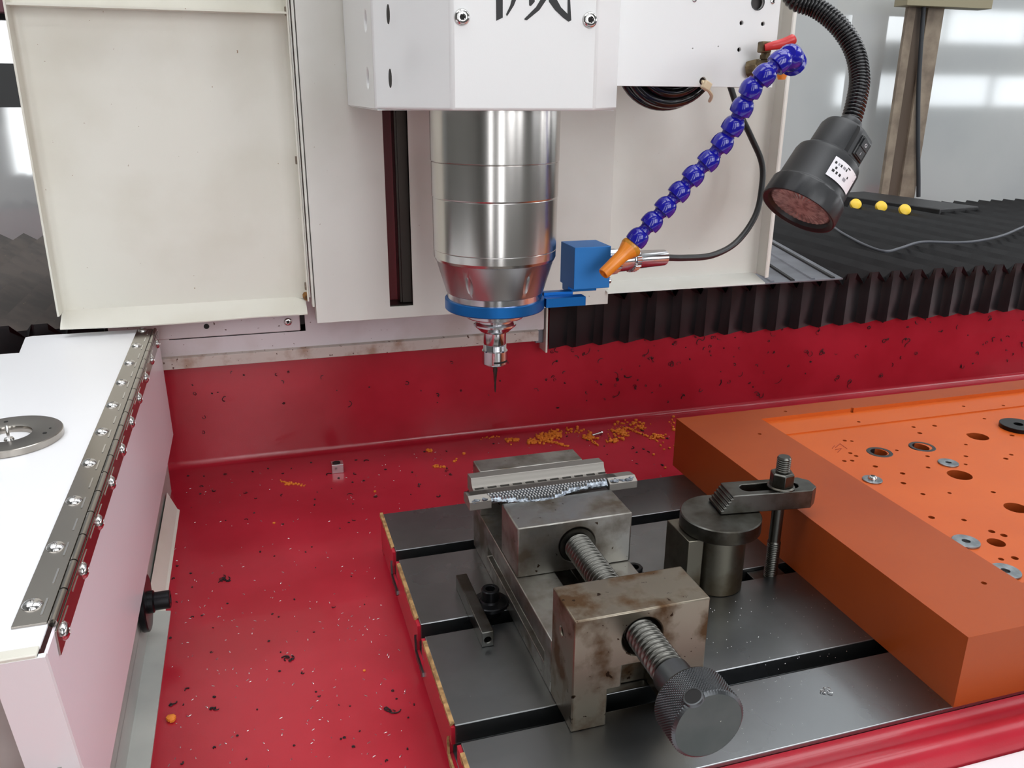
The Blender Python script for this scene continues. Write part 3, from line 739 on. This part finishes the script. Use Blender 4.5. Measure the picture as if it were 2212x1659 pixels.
# ================================================================== BRACKET PLATE right of the head
bp = thing('cable_bracket_plate', 'white drilled bracket plate right of the spindle head carrying the valve', 'bracket plate', (280, 315, 343))
yb_ = 315
bx1 = ay(1668, 190, yb_).x
plt = MB().box((192.3, yb_, 343.6), (bx1, yb_+3, 560)).build('plate', HEADW, bp, bevel=.8)
cm = MB()
for (x, y, r_) in ((385, 147, 1.7), (522, 153, 1.7), (370, 318, 1.7), (138, 520, 3.2), (72, 310, .5), (236, 298, .5)):
    c_ = ay(*q1(x, y), yb_); cm.cyl((c_.x, yb_-5, c_.z), (c_.x, yb_+9, c_.z), r_, 20)
c_ = ay(1637, 5, yb_); cm.cyl((c_.x, yb_-5, c_.z), (c_.x, yb_+9, c_.z), 5.6, 32)
cut(plt, cm)
MB().box((200, yb_+6, 348), (bx1-3, yb_+8, 556)).build('hole_shade_sheet', mat('shade_grey', (70, 66, 64), .6), bp)  # sheet darkens the drilled holes, their shade is put into its grey
MB().lathe([(5.5, 0), (6.3, -.4), (6.3, .6), (5.5, .6)], c_, (0, 1, 0), 32, caps=False).build('hole_bush', BLACKR, bp)
screw_head(bp, ay(1669, 3, yb_), (0, -1, 0), 2.2, 'button_screw')
screw_head(bp, ay(1500, -1, yb_), (0, -1, 0), 2.2, 'button_screw')
MB().box((bx1-1.6, yb_+3, 343.6), (bx1, yb_+60, 560)).build('side_return', HEADW, bp)
# coiled hose below the plate
ch = thing('coiled_hose', 'black coiled hose loop hanging below the white bracket plate', 'hose', (270, 345, 335))
cc_ = ay(1448, 120, 345)
for k, (rr, tr, yy) in enumerate(((38, 5.2, 343), (30, 4.6, 338), (41, 4.4, 353), (22, 4.2, 340))):
    P = [Vector((cc_.x+rr*math.cos(a)*1.04, yy+2*math.sin(a*2), cc_.z+rr*math.sin(a))) for a in [2*PI*i/48 for i in range(49)]]
    MB().tube(P, tr, 12).build('hose_turn', BLACKG, ch)
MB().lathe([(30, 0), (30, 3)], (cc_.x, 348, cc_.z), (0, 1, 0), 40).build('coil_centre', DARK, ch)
zp = ay(1522, 185, 313)
zt_ = thing('cable_tie', 'cream nylon cable tie through the hole at the plate lower edge', 'cable tie', zp)
MB().box((zp.x-3.4, 307, zp.z-3.6), (zp.x+3.4, 313, zp.z+3.4), Matrix.Rotation(.5, 3, 'Y')).build('tie_head', NYLON, zt_, bevel=1)
MB().tube(spline([ay(1518, 176, 316), ay(1520, 180, 311), zp, ay(1533, 199, 316), ay(1537, 208, 330), ay(1533, 218, 345)]), 1.5, 8).build('tie_strap', NYLON, zt_)

# ================================================================== BALL VALVE
vb = ay(1622, 150, 313)
bv_ = thing('ball_valve', 'aged brass ball valve with a red lever on the white bracket plate', 'valve', vb)
q = Vector((0, -1, 0)); va = Vector((.55, -.8, .18)).normalized()
MB().lathe([(7.2, -2), (7.6, 0), (7.6, 7), (6.2, 8), (6.2, 10), (6.8, 10.5), (6.8, 22)], vb, va, 8, ph=.3).build('body', BRASS, bv_, ang=25)
st_ = vb+va*12
MB().cyl(st_, st_+Vector((0, 0, 15)), 3.8, 12).lathe([(5.2, 6), (5.2, 9)], st_, (0, 0, 1), 6).build('stem', BRASS, bv_)
hv = ay(1652, 97, 297)
MB().box((hv.x-4.5, 293, hv.z-6), (hv.x+4.5, 301, hv.z+2.6), None).build('stem_nut', BRASS, bv_, bevel=1)
P = spline([ay(1652, 103, 292), ay(1668, 99, 290), ay(1690, 94, 288), ay(1708, 87, 286), ay(1714, 84, 286)])
mbv = MB().tube(P, lambda t: 2.6+1.6*math.sin(min(t*1.2, 1)*PI/2) if t < .93 else 3.4, 14)
lv = mbv.build('lever', REDP, bv_); lv['label'] = 'red vinyl-dipped lever'

# ================================================================== SEGMENTED COOLANT HOSE
cpts = [(1377, 515, 268), (1408, 480, 266), (1437, 448, 264), (1467, 415, 262), (1497, 381, 259), (1530, 348, 256), (1560, 310, 252), (1583, 274, 248), (1603, 233, 243), (1622, 193, 238), (1651, 163, 233), (1684, 134, 232)]
hs_ = thing('coolant_hose', 'glossy blue segmented coolant hose arching from the valve to the blue block', 'coolant hose', ay(1560, 310, 252))
C_ = [ay(*p) for p in cpts]
C_ += [ay(1714, 122, 240)]
for i in range(len(C_)-1):
    p, n_ = C_[i], C_[i-1] if i else ay(1352, 545, 270)
    d = (n_-p).normalized(); L_ = 13.2 if i < len(C_)-2 else 13.5
    k = 1.0
    MB().lathe([(5.0, -8.6), (5.3, -7.4), (6.6, -6.2), (7.8, -4.2), (8.5, -1.6), (8.6, .6), (8.5, 2.6), (8.2, 4.4), (7.9, 4.7), (6.2, 4.9), (5.4, 5.8), (5.1, 7.4), (5.3, 9.2)], p, d, 28).build('hose_segment', BLUEP, hs_, ang=32)
# large ribbed end fitting
e0 = ay(1705, 122, 238); e1 = ay(1727, 158, 262)
d = (e1-e0).normalized()
MB().lathe([(6, -6), (8.6, -3), (9.8, 0), (9.9, 4), (9.4, 8)]+[p for j in range(7) for p in ((9.9, 8.4+j*1.1), (9.3, 8.9+j*1.1))]+[(9.0, 16.5), (7.6, 18.5), (5, 18.6)], e0, d, 16).build('end_fitting', BLUEP, hs_, ang=30)
nz0 = ay(1364, 533, 270); nz1 = ay(1303, 592, 263)
d = (nz1-nz0).normalized(); Ln = (nz1-nz0).length
nz = MB().lathe([(4.6, -1), (7.6, -1.2), (8.8, 0), (8.9, 1.6), (8.2, 3.6), (6.9, 7), (5.9, 10), (5.5, 12), (4.9, Ln-.6), (4.5, Ln), (3.6, Ln), (3.4, Ln-2)], nz0, d, 32).build('nozzle', ORP, hs_, ang=40)
nz['label'] = 'orange round nozzle'
MB().lathe([(7.5, -1.5), (8.95, -.6), (9.15, .9), (8.9, 2.2), (8.0, 3.9)], nz0, d, 32, caps=False).build('nozzle_rim', ORRING, nz)
nz2 = MB().cyl(ay(1689, 160, 275), ay(1688, 172, 275), 4.5, 14, 3.0).build('nozzle_tip', ORP)
tag(nz2, 'small orange nozzle tip peeking out below the blue hose bend', 'nozzle')

# ================================================================== WORK LAMP
lt = ay(1836, 268, 305)
vl = (ray(1780, 370)).normalized()
ix = (R[0]-vl*R[0].dot(vl)).normalized(); iy = vl.cross(ix).normalized()
if iy.dot(R[1]) < 0: iy = -iy
axd = (ix*(-.45)*.90+iy*.893*.90-vl*.43).normalized()
wl = thing('work_lamp', 'black gooseneck work lamp with round head hanging right of the spindle', 'work lamp', lt)
GP = spline([ay(1690, -60, 400), ay(1716, -2, 385), ay(1765, 18, 370), ay(1812, 56, 352), ay(1845, 108, 336), ay(1857, 165, 322), ay(1850, 218, 311), lt], 14)
# resample evenly into ridged neck
D = [0]
for i in range(1, len(GP)): D.append(D[-1]+(GP[i]-GP[i-1]).length)
def at_len(s_):
    for i in range(1, len(D)):
        if D[i] >= s_:
            t = (s_-D[i-1])/max(D[i]-D[i-1], 1e-6); return GP[i-1].lerp(GP[i], t)
    return GP[-1]
path = []; step = .82; s_ = 0
while s_ < D[-1]: path.append(at_len(s_)); s_ += step
nP = len(path)
MB().tube(path, lambda t: [7.7, 8.7, 9.2, 8.7][int(round(t*(nP-1))) % 4], 20).build('gooseneck', BLACKG, wl, ang=70)
LS = 1.07
def ll(prof, name, m_, par=wl, n=56, **k): return MB().lathe([(a_, b_*LS if b_ > 9 else b_) for a_, b_ in prof], lt, axd, n, **k).build(name, m_, par, ang=30)
ll([(9.6, -3), (10.6, -1), (11.2, 5), (11.2, 9)], 'neck_collar', BLACKP)
ll([(10, 5), (17, 5.6), (20.5, 7.5), (22.2, 11), (22.8, 34)], 'upper_shell', BLACKP)
ll([(22, 33), (26, 33.8), (29, 36.5), (30, 40), (30.8, 66), (32, 68.5)], 'lower_shell', BLACKP)
bz = MB(); q = qto(axd); rings = []; nb = 72
for (h, r_) in ((72.5, 31.5), (73.5, 33.2), (75, 34), (90, 34.6), (92, 34)):
    rings.append([lt+q@Vector(((r_-(.7 if (i % 4 == 0 and 74.5 < h < 91) else 0))*math.cos(2*PI*i/nb), (r_-(.7 if (i % 4 == 0 and 74.5 < h < 91) else 0))*math.sin(2*PI*i/nb), h)) for i in range(nb)])
for (h, r_) in ((92.2, 33), (90.5, 29.5), (86.5, 27.8)):
    rings.append([lt+q@Vector((r_*math.cos(2*PI*i/nb), r_*math.sin(2*PI*i/nb), h)) for i in range(nb)])
bz.loft(rings, caps=False); bezel = bz.build('bezel', BLACKP, wl, ang=35)
# lens as a shallow ribbed dish
rings = []
for (h, r_, k_) in ((87, 28, 0), (87.6, 26.5, .5), (87.2, 23, .7), (87.0, 16, .4), (87.4, 8, 0), (87.5, .3, 0)):
    rings.append([lt+q@Vector(((r_)*math.cos(2*PI*i/nb), (r_)*math.sin(2*PI*i/nb), h+(k_ if i % 2 else 0))) for i in range(nb)])
MB().loft(rings, caps=False).build('lens', LENS, wl, ang=15)
# switch boss on the viewer's right
sd = (ix*.80-vl*.60); sd = (sd-axd*sd.dot(axd)).normalized(); s2 = axd.cross(sd).normalized()
def lp(h, a_, b_): return lt+axd*h+sd*a_+s2*b_
bo = MB(); pts = []
prof_b = [(-9.5, 0)]+[(-9.5+9.5*0, 0)]
out = [(9, 12), (12, 10)]
hs2 = [9, 10.5, 13, 17, 38, 40]
outr = [20, 24, 25.8, 26.6, 27.2, 24]
rings = []
for h, o_ in zip(hs2, outr):
    rings.append([lp(h, 12, -10.5), lp(h, o_-2, -10.5), lp(h, o_, -8.5), lp(h, o_, 8.5), lp(h, o_-2, 10.5), lp(h, 12, 10.5)])
MB().loft(rings).build('switch_boss', BLACKP, wl, ang=30)
def lbox(h0, h1, a0, a1, b0, b1): 
    return MB().add([lp(h0,a0,b0), lp(h1,a0,b0), lp(h1,a0,b1), lp(h0,a0,b1), lp(h0,a1,b0), lp(h1,a1,b0), lp(h1,a1,b1), lp(h0,a1,b1)], [(0,3,2,1),(4,5,6,7),(0,1,5,4),(1,2,6,5),(2,3,7,6),(3,0,4,7)])
sw = lbox(16.5, 35.5, 24, 28.2, -7.2, 7.2).build('rocker_switch', BLACKG, wl, bevel=.5)
lbox(18, 26, 28, 29.3, -5, 5).build('rocker', BLACKP, sw, bevel=.3)
lbox(26, 34, 27.8, 28.8, -5, 5).build('rocker', BLACKP, sw, bevel=.3)
MB().lathe([(1.5, 0), (1.5, .15), (1.1, .15), (1.1, 0)], lp(22, 29.35, 0), sd, 20, caps=False).build('off_mark', WSTICK, sw)
lbox(29, 31.5, 28.8, 28.9, -.2, .2).build('on_mark', WSTICK, sw)
# sticker wrapped round the lower shell
tow = -R[2]; tow = (tow-axd*tow.dot(axd)).normalized()
sdir = (sd*.93+tow*.35).normalized(); e2 = axd.cross(sdir).normalized()
def sk(h, a_, r_=31.1): return lt+axd*h+(sdir*math.cos(a_)+e2*math.sin(a_))*(r_-.02*(66-h))
def patch(h0, h1, a0, a1, r_, name, m_, par):
    nn = 14; rings = [[sk(h0, a0+(a1-a0)*i/nn, r_), sk(h1, a0+(a1-a0)*i/nn, r_)] for i in range(nn+1)]
    vs = [p for r in rings for p in r]; fs = [(2*i, 2*i+1, 2*i+3, 2*i+2) for i in range(nn)]
    ob = MB().add(vs, fs).build(name, m_, par); return ob
stk = patch(47, 65.5, -.5, .5, 31.25, 'sticker', WSTICK, wl); stk['label'] = 'white printed specification sticker'
random.seed(12)
for (h0, h1, a0, a1, m_) in ((48.5, 49.6, -.1, .02, INK), (50.5, 53.0, .0, .04, INK), (50.5, 52.8, .07, .16, GREYINK), (50.6, 53, .2, .25, INK), (50.8, 53, .28, .33, GREYINK), (50.8, 53, .38, .44, INK),
                          (55, 57, -.16, -.11, INK), (54.8, 57, .3, .36, INK), (58, 61, -.12, .0, GREYINK), (58, 60.5, .1, .17, INK), (58, 60.6, .22, .28, INK), (58, 60.4, .33, .41, INK), (47.6, 48.2, -.4, -.36, GREYINK), (52, 53, -.45, -.42, GREYINK)):
    patch(h0, h1, a0, a1, 31.32, 'printed_mark', m_, stk)

# thin grey cable over the bellows
P = [az(1800, 490, 129), az(1822, 505, 130), az(1870, 530, 131), az(1912, 543, 131), az(1945, 536, 131), az(1990, 523, 131), az(2060, 524, 131), az(2110, 521, 131), az(2165, 509, 131), az(2216, 488, 131), az(2300, 455, 131)]
o = MB().tube(spline(P), 2.0, 10).build('lamp_cable', mat('grey_cable', (84, 86, 92), .5))
tag(o, 'thin grey cable lying across the black bellows behind the lamp', 'cable')

# ================================================================== LEFT BOX with piano hinge
lbx = thing('side_box', 'white sheet-metal box on the left with piano-hinged lid edge', 'sheet metal box', (-250, 220, -40))
TZ = 126.6
A1_ = az(60, 728, TZ); A2_ = az(40, 763, TZ)
poly = [(-181, 492), (-181, -33.3), (-520, -33.3), (-520, 424), (A2_.x, 424), (A1_.x, 476), (A1_.x+6, 479), (-250, 492)]
poly = [(-181, 474), (-181, -33.3), (-520, -33.3), (-520, 421), (A2_.x, 421), (A1_.x-2, 472), (A1_.x+3, 475.5)]
MB().prism(poly, 'z', TZ-1.6, TZ).build('top_panel', BOXW, lbx, smooth=False, bevel=.5)
fl = [ax(345, 745, -178), ax(375, 938, -178), ax(340, 1116, -178), ax(236, 1659, -178), ax(172, 1659, -178)]
sf = [(478, 124), (478, 109), (492, 11.6), (490, 12.8), (-120, 12.8), (-60, 12.8), (-13, 46), (-33.3, 120), (-33.3, 124)]
sf = [(475, 124), (477, 109), (492.5, 11.8), (-120, 13.2), (-75, 13.2), (-33.3, 122)]
MB().prism([(475, 124.6), (476.5, 109), (490, 12.4), (4, 12.4), (-18, 56), (-33.3, 124.6)], 'x', -179.4, -178).build('side_flap', mat('flap_white_red_bounce', (232, 222, 228), .25, bump=.04, bscale=900), lbx, smooth=False)  # pinkish white, the tray's red bounce light is put into the flap colour
# front folded end: short return face leaning forward
XL = ay(0, 1494, -28).x
lv_ = [(-33.6, 125.6, -178), (-18.5, 56, -177.4), (6, -10, -177)]
vs_ = [(xr_, y_, z_) for (y_, z_, xr_) in lv_]+[(XL, y_, z_) for (y_, z_, xr_) in lv_]
vs_ += [(a_, b_+3, c2_) for (a_, b_, c2_) in vs_]
MB().add(vs_, [(0,1,4,3), (1,2,5,4), (6,9,10,7), (7,10,11,8), (0,3,9,6), (2,8,11,5), (0,6,7,1), (1,7,8,2), (3,4,10,9), (4,5,11,10)]).build('front_flange', BOXW, lbx, smooth=False)
MB().add([(XL+3, -22, 120), (XL+3, 12, -10), (-520, 12, -10), (-520, -22, 120), (XL+3, -20, 120), (XL+3, 14, -10), (-520, 14, -10), (-520, -20, 120)], [(0,1,2,3),(4,7,6,5),(0,4,5,1),(1,5,6,2),(2,6,7,3),(3,7,4,0)]).build('recessed_front', GREYBOX, lbx, smooth=False)
MB().box((-520, -33.4, 125), (-181, -27, 127.2)).build('front_hem', WHITE_OLD, lbx, bevel=.5)
MB().box((-186, -60, -39.8), (-184.5, 470, 60)).build('inner_panel', GREYBOX, lbx, smooth=False)
MB().prism([(-184.4, -39.9), (-170, -39.9), (-170, -38.6), (-183, -36), (-184.4, -20)], 'y', -60, 250).build('lower_flange', GREYBOX, lbx, smooth=False)
MB().prism([(-184.4, -39.9), (-174, -39.9), (-176, -38), (-183, -20)], 'y', 250, 425).build('lower_flange', WHITE_OLD, lbx, smooth=False)
# piano hinge
hg = thing('piano_hinge', 'long stainless piano hinge riveted along the white box edge', 'hinge', (-186, 220, 127))
y0_, y1_ = -11.5, 469.5
MB().box((-194.6, y0_, 126.65), (-181.2, y1_, 127.6)).build('top_leaf', HINGEM, hg, smooth=False, bevel=.15)
MB().box((-177.95, y0_-4, 113.2), (-177.1, y1_, 125.2)).build('side_leaf', HINGEM, hg, smooth=False, bevel=.15)
kme = MB().cyl((0, -12.1, 0), (0, 12.1, 0), 1.9, 14).mesh('knuckle', HINGEM, (0, 0, 0), True, 40)
kn_ = 19
for i in range(kn_):
    place(kme, 'knuckle', hg, (-179.3, y0_+12.7+i*25.3, 126.4))
MB().cyl((-179.3, y0_-.5, 126.4), (-179.3, y1_+.5, 126.4), 1.1, 10).build('hinge_pin', DKSTEEL, hg)
tab = MB().box((-.5, -6.5, 0), (.35, 6.5, .38)).mesh('knuckle_slot', RIVET, (0, 0, 0), False)
tabs = MB().box((0, -6.5, -.35), (.35, 6.5, .35)).mesh('knuckle_slot', RIVET, (0, 0, 0), False)
for i in range(19):
    place(tab, 'knuckle_slot', hg, (-184.3, y0_+12.7+i*25.3, 127.55)); place(tabs, 'knuckle_slot', hg, (-177.15, y0_+12.7+i*25.3, 121.6+.8))
rme = MB().lathe([(4.3, 0), (4.2, .5), (3.3, 1.5), (2.0, 2.1), (1.3, 2.2), (1.2, 1.5)], (0, 0, 0), (0, 0, 1), 24).mesh('rivet', RIVET, (0, 0, 0), True, 50)
for i in range(10): place(rme, 'rivet', hg, (-189.6, 4+i*51.2, 127.6))
qx = qto((1, 0, 0))
for i in range(10):
    if i < 9: place(rme, 'rivet', hg, (-177.1, -5+i*50.4, 118.2), qx)
place(rme, 'rivet', hg, (-177.1, 452, 117.5), qx)
# tool setter disc on the box
tc_ = az(17, 937, 131); rr_ = (az(136, 925, 131)-tc_).length
ts = thing('tool_setter_ring', 'flat round steel ring with a thin centre pin on the white box top', 'ring', (tc_.x, tc_.y, TZ))
tr = MB().lathe([(13.5, .05), (rr_-.4, .05), (rr_, .5), (rr_, 4.4), (rr_-.4, 4.8), (15.8, 4.8), (13.8, 4.4), (13.5, 3.6), (13.5, .05)], (tc_.x, tc_.y, TZ), (0, 0, 1), 72, caps=False).build('ring_plate', HINGEM, ts)
MB().lathe([(13.4, .04), (13.4, .3)], (tc_.x, tc_.y, TZ), (0, 0, 1), 40).build('centre_pad', BOXW, ts)
MB().lathe([(3.2, .3), (2.6, 1.6), (1.0, 2.2), (.9, 9.8), (.6, 10.3)], (tc_.x, tc_.y, TZ), (0, 0, 1), 16).build('centre_pin', RIVET, ts)
for k in range(3):
    a = math.radians(-15+120*k); MB().cyl((tc_.x+23*math.cos(a), tc_.y+23*math.sin(a), TZ+4.6), (tc_.x+23*math.cos(a), tc_.y+23*math.sin(a), TZ+4.95), 1.3, 12).build('mount_hole', DARK, ts)
    a += .35; MB().cyl((tc_.x+24*math.cos(a), tc_.y+24*math.sin(a), TZ+4.6), (tc_.x+24*math.cos(a), tc_.y+24*math.sin(a), TZ+4.95), .8, 12).build('mount_hole', DARK, ts)
# bolt with disc below the flap
bd = thing('knob_bolt', 'black cap bolt with large black disc under the box side flap', 'bolt', (-176, 213, -7))
MB().lathe([(20, -4), (20.5, -3), (20.5, 0), (19.6, .8)], (-179, 213, -6), (1, 0, 0), 48).build('disc', BLKOX, bd)
MB().lathe([(8, .5), (8, 4), (6.5, 5), (6.5, 14.6), (5.9, 15.2), (3.4, 15.2), (3, 11)], (-179, 213, -6), (1, 0, 0), 32).build('cap_head', BLKOX, bd)
MB().box((-182.5, 205, -14), (-179, 221, 2)).build('mount', BLKOX, bd)

# ================================================================== BACKGROUND behind the machine
py_ = 1270
pa, pb = ay(1963, 12, py_), ay(2042, 12, py_)
gp = thing('steel_post', 'brown and tan channel post standing behind the bellows on the right', 'post', (pa.x+25, py_, 100))
wdt = pb.x-pa.x
MB().box((pa.x, py_, 100), (pa.x+wdt*.22, py_+9, pa.z)).build('left_flange', TANW, gp, bevel=1)
MB().box((pa.x+wdt*.22, py_+6, 100), (pa.x+wdt*.55, py_+10, pa.z)).build('channel_web', TAND, gp)
MB().box((pa.x+wdt*.55, py_, 100), (pb.x, py_+9, pa.z)).build('right_flange', TANW, gp, bevel=1)
pc = ay(1955, 12, py_-20); pd_ = ay(2140, 12, py_-20)
MB().box((pc.x, py_-25, pc.z), (pd_.x, py_+14, pc.z+30)).build('head_plate', mat('tan_plate', (150, 142, 116), .6), gp, bevel=1)
P = [ay(1996, 8, py_-8), ay(1990, 90, py_-8), ay(1984, 200, py_-8), ay(1983, 300, py_-8), ay(1984, 380, py_-8), ay(1984, 425, py_-8)]
o = MB().tube(spline(P), 4.6, 12).build('hanging_cable', mat('dark_cable', (52, 56, 60), .55))
tag(o, 'dark cable hanging down in front of the brown post', 'cable')
k0, k1 = az(1838, 415, 133), az(2085, 448, 133)
kc = thing('cable_chain', 'flat black strip with yellow caps lying behind the bellows', 'cable chain', k0)
dk = (k1-k0).normalized(); nk = Vector((-dk.y, dk.x, 0))
if nk.y > 0: nk = -nk
W_ = 70
MB().add([k0+nk*W_, k1+nk*W_, k1-nk*40, k0-nk*40]+[p+Vector((0, 0, -40)) for p in (k0+nk*W_, k1+nk*W_, k1-nk*40, k0-nk*40)], [(0,1,2,3),(4,7,6,5),(0,4,5,1),(1,5,6,2),(2,6,7,3),(3,7,4,0)]).build('strip', BELL, kc, bevel=2)
for (px, py) in ((1848, 438), (1903, 443), (1954, 450)):
    c_ = az(px, py, 134); MB().lathe([(11.5, 0), (11, 5), (7, 7.5)], c_-Vector((0, 0, 4)), (-.2, -.8, .55), 24).build('yellow_cap', YELLOW, kc)
# far left: dark band and reddish thing behind the cover
zl0, zl1 = ay(20, 232, 1340).z, ay(20, 137, 1340).z
struct('trim_1', MB().box((-1400, 1342, zl0), (-330, 1359, zl1)), mat('dark_rail_trim', (62, 64, 64), .5))
zl2 = ay(5, 41, 1340).z
struct('trim_2', MB().box((-1400, 1342, zl2), (-330, 1359, zl2+12)), DARK)
o = MB().box((ay(-60, 20, 1320).x, 1318, zl2+8), (ay(10, 20, 1320).x, 1340, zl2+110)).build('red_box', mat('dull_red', (120, 80, 86), .6), bevel=2)
tag(o, 'dull pinkish-red box edge at the extreme upper left behind the white cover', 'box')
MB().box((ay(-60, 20, 1320).x, 1320, zl2+12), (ay(3, 20, 1320).x, 1324, zl2+13)).build('box_seam', DARK, o)

# ================================================================== LOOSE SMALL THINGS ON THE TRAY FLOOR
FZ = -40
c0 = az(717.5, 1024, FZ); c1 = az(742.5, 1025, FZ)
wdx = (c1-c0).length
cu = thing('steel_cube', 'small bright steel block with notched top on the red tray floor', 'block', (c0.x+wdx/2, c0.y+7, FZ))
MB().prism([(c0.y, FZ+.02), (c0.y, FZ+wdx*.8), (c0.y+wdx*.9, FZ+wdx*.8), (c0.y+wdx*.9, FZ+.02)], 'x', c0.x, c0.x+wdx).build('body', CHROME, cu, smooth=False, bevel=.4)
MB().lathe([(wdx*.34, 0), (wdx*.34, .4)], (c0.x+wdx*.45, c0.y+wdx*.45, FZ+wdx*.8), (0, 0, 1), 24).build('top_bore', DARK, cu)
p_ = az(1297, 940, FZ)
ls = thing('loose_screw', 'small loose silver screw among the orange chips on the tray', 'screw', p_)
MB().lathe([(1.5, -11), (1.5, 0), (2.8, .2), (2.9, 1.6), (1.8, 3)], p_+Vector((0, 0, 2.9)), (.9, .1, .12), 16).build('screw_body', RIVET, ls)
# orange chips
random.seed(21)
mb = MB()
def chip(px, py, r_):
    p = az(px, py, FZ); mb.ball(p+Vector((0, 0, r_*.6)), r_, 6, (random.uniform(.8, 1.4), random.uniform(.8, 1.4), random.uniform(.6, 1)))
def worm(px, py, dx, dy, n_, r_):
    for i in range(n_): chip(px+dx*i/n_+random.uniform(-2, 2), py+dy*i/n_+random.uniform(-2, 2), random.uniform(.6, 1)*r_)
for (px, py, sx2, sy2, n_) in ((1175, 948, 16, 8, 80), (1200, 940, 14, 8, 60), (1150, 955, 12, 5, 30), (1340, 935, 16, 12, 70), (1325, 952, 14, 5, 30), (1275, 946, 12, 6, 40), (1385, 923, 12, 7, 25), (1105, 952, 14, 5, 20), (1240, 932, 20, 6, 22), (1420, 945, 14, 5, 18), (1452, 915, 8, 8, 10), (1430, 965, 20, 12, 6), (1362, 915, 25, 5, 14)):
    for _ in range(n_): chip(random.gauss(px, sx2*.6), random.gauss(py, sy2*.6), random.uniform(.8, 2.1))
worm(1170, 950, 60, 16, 34, 1.6); worm(1262, 945, 32, 18, 22, 1.5); worm(1362, 928, 60, 26, 44, 1.3); worm(1040, 948, 40, -4, 12, 1.2)
worm(605, 1040, 55, 10, 22, 1.2); worm(618, 1048, 12, -3, 6, 1.8); worm(922, 973, 12, 3, 9, 1.9); worm(938, 1008, 26, 2, 12, 1.6); worm(980, 1000, 8, -8, 5, 1.4)
for (px, py, r_) in ((370, 1555, 2.6), (372, 1558, 2.2), (366, 1553, 2.0), (1002, 981, 1.6), (592, 1131, 1.2), (810, 1063, 1.3), (787, 1450, 1.0), (1437, 1012, 1.6), (1412, 983, 1.4), (1455, 930, 2.2), (1455, 930, 2)):
    chip(px, py, r_)
o = mb.build('orange_chips', ORCHIP, org=tuple(az(1240, 945, FZ)), ang=30)
tag(o, 'scattered clumps of orange resin chips on the red tray behind the vise', 'chips', kind='stuff')
# black debris curls on the floor and the back wall
mb = MB()
def curl(c, u, v, s_):
    a = random.uniform(0, 6.28); k_ = random.uniform(.6, 2.6); P_ = []
    p = Vector(c)
    for i in range(6):
        P_.append(p.copy()); a += k_*random.uniform(.3, 1); p = p+(u*math.cos(a)+v*math.sin(a))*s_
    mb.tube(P_, random.uniform(.25, .5), 4)
UX, UY, UZ = Vector((1, 0, 0)), Vector((0, 1, 0)), Vector((0, 0, 1))
for _ in range(150):
    x = random.uniform(-170, 560) if random.random() < .5 else random.uniform(250, 1000)
    curl((x, 527.4, random.uniform(-15, 100)), UX, UZ, random.uniform(.6, 2.2))
for _ in range(150):
    px, py = random.uniform(370, 1450), random.uniform(900, 1080)
    p = az(px, py, FZ+.5)
    if p.y < 505 and (p.y > 295 or p.x < -8): curl(p, UX, UY, random.uniform(.5, 2.0))
for _ in range(70):
    px, py = random.uniform(360, 920), random.uniform(1080, 1659); p = az(px, py, FZ+.4)
    if p.x < -8: curl(p, UX, UY, random.uniform(.3, 1.0))
for (px, py, s_) in ((485, 1252, 1.5), (488, 1254, 1.6), (482, 1250, 1.4), (845, 1535, 1.8), (838, 1529, 1.4), (625, 1420, 1.4), (630, 1425, 1.2), (460, 1528, 1.2), (370, 1520, 1.0), (1640, 855, 2.4), (1836, 828, 2.4), (1745, 765, 3)):
    p = az(px, py, FZ+.6) if py > 900 else ay(px, py, 527.2)
    for _ in range(3): curl(p, UX, UY if py > 900 else UZ, s_)
for _ in range(45):
    x = random.uniform(240, 950); c_ = (x, 527.0, random.uniform(-25, 70))
    for _k in range(random.choice((1, 2, 3))): curl(c_, UX, UZ, random.uniform(1.0, 2.6))
o = mb.build('black_debris', DEBRIS, org=(0, 400, -40), smooth=False)
tag(o, 'thin black plastic shavings strewn over the red tray and back wall', 'shavings', kind='stuff')
# bright swarf flecks
mb = MB()
for _ in range(420):
    if random.random() < .6: px, py = random.uniform(360, 900), random.uniform(1150, 1659)
    else: px, py = random.uniform(400, 1450), random.uniform(930, 1150)
    p = az(px, py, FZ+.3)
    if p.y > 500 or (p.x > -8 and p.y < 295): continue
    a = random.uniform(0, PI); d_ = Vector((math.cos(a), math.sin(a), .2))*random.uniform(.2, 1.1)
    n2 = Vector((-d_.y, d_.x, 0)).normalized()*random.uniform(.12, .28)
    mb.add([p-d_-n2, p+d_-n2, p+d_+n2, p-d_+n2, p+Vector((0, 0, .35))], [(0,1,4),(1,2,4),(2,3,4),(3,0,4),(0,3,2,1)])
for _ in range(110):
    x, y = random.uniform(150, 280), random.uniform(-40, 90)
    mb.add([(x, y, .05), (x+.6, y+.1, .05), (x+.2, y+.5, .4)], [(0, 1, 2)])
o = mb.build('metal_swarf', SWARF, org=(-60, 200, -40), smooth=False)
tag(o, 'tiny bright metal swarf flecks scattered on tray floor and table', 'swarf', kind='stuff')
p = az(1782, 1490, .6)
mb = MB(); random.seed(5)
for _ in range(5): curl(p+Vector((random.uniform(-1.5, 1.5), random.uniform(-1.5, 1.5), .3)), UX, UY, .9)
o = mb.build('swarf_curl', SWARF); tag(o, 'small silvery swarf curl on the steel table in front of the orange board', 'swarf')
bpy.context.view_layer.update()
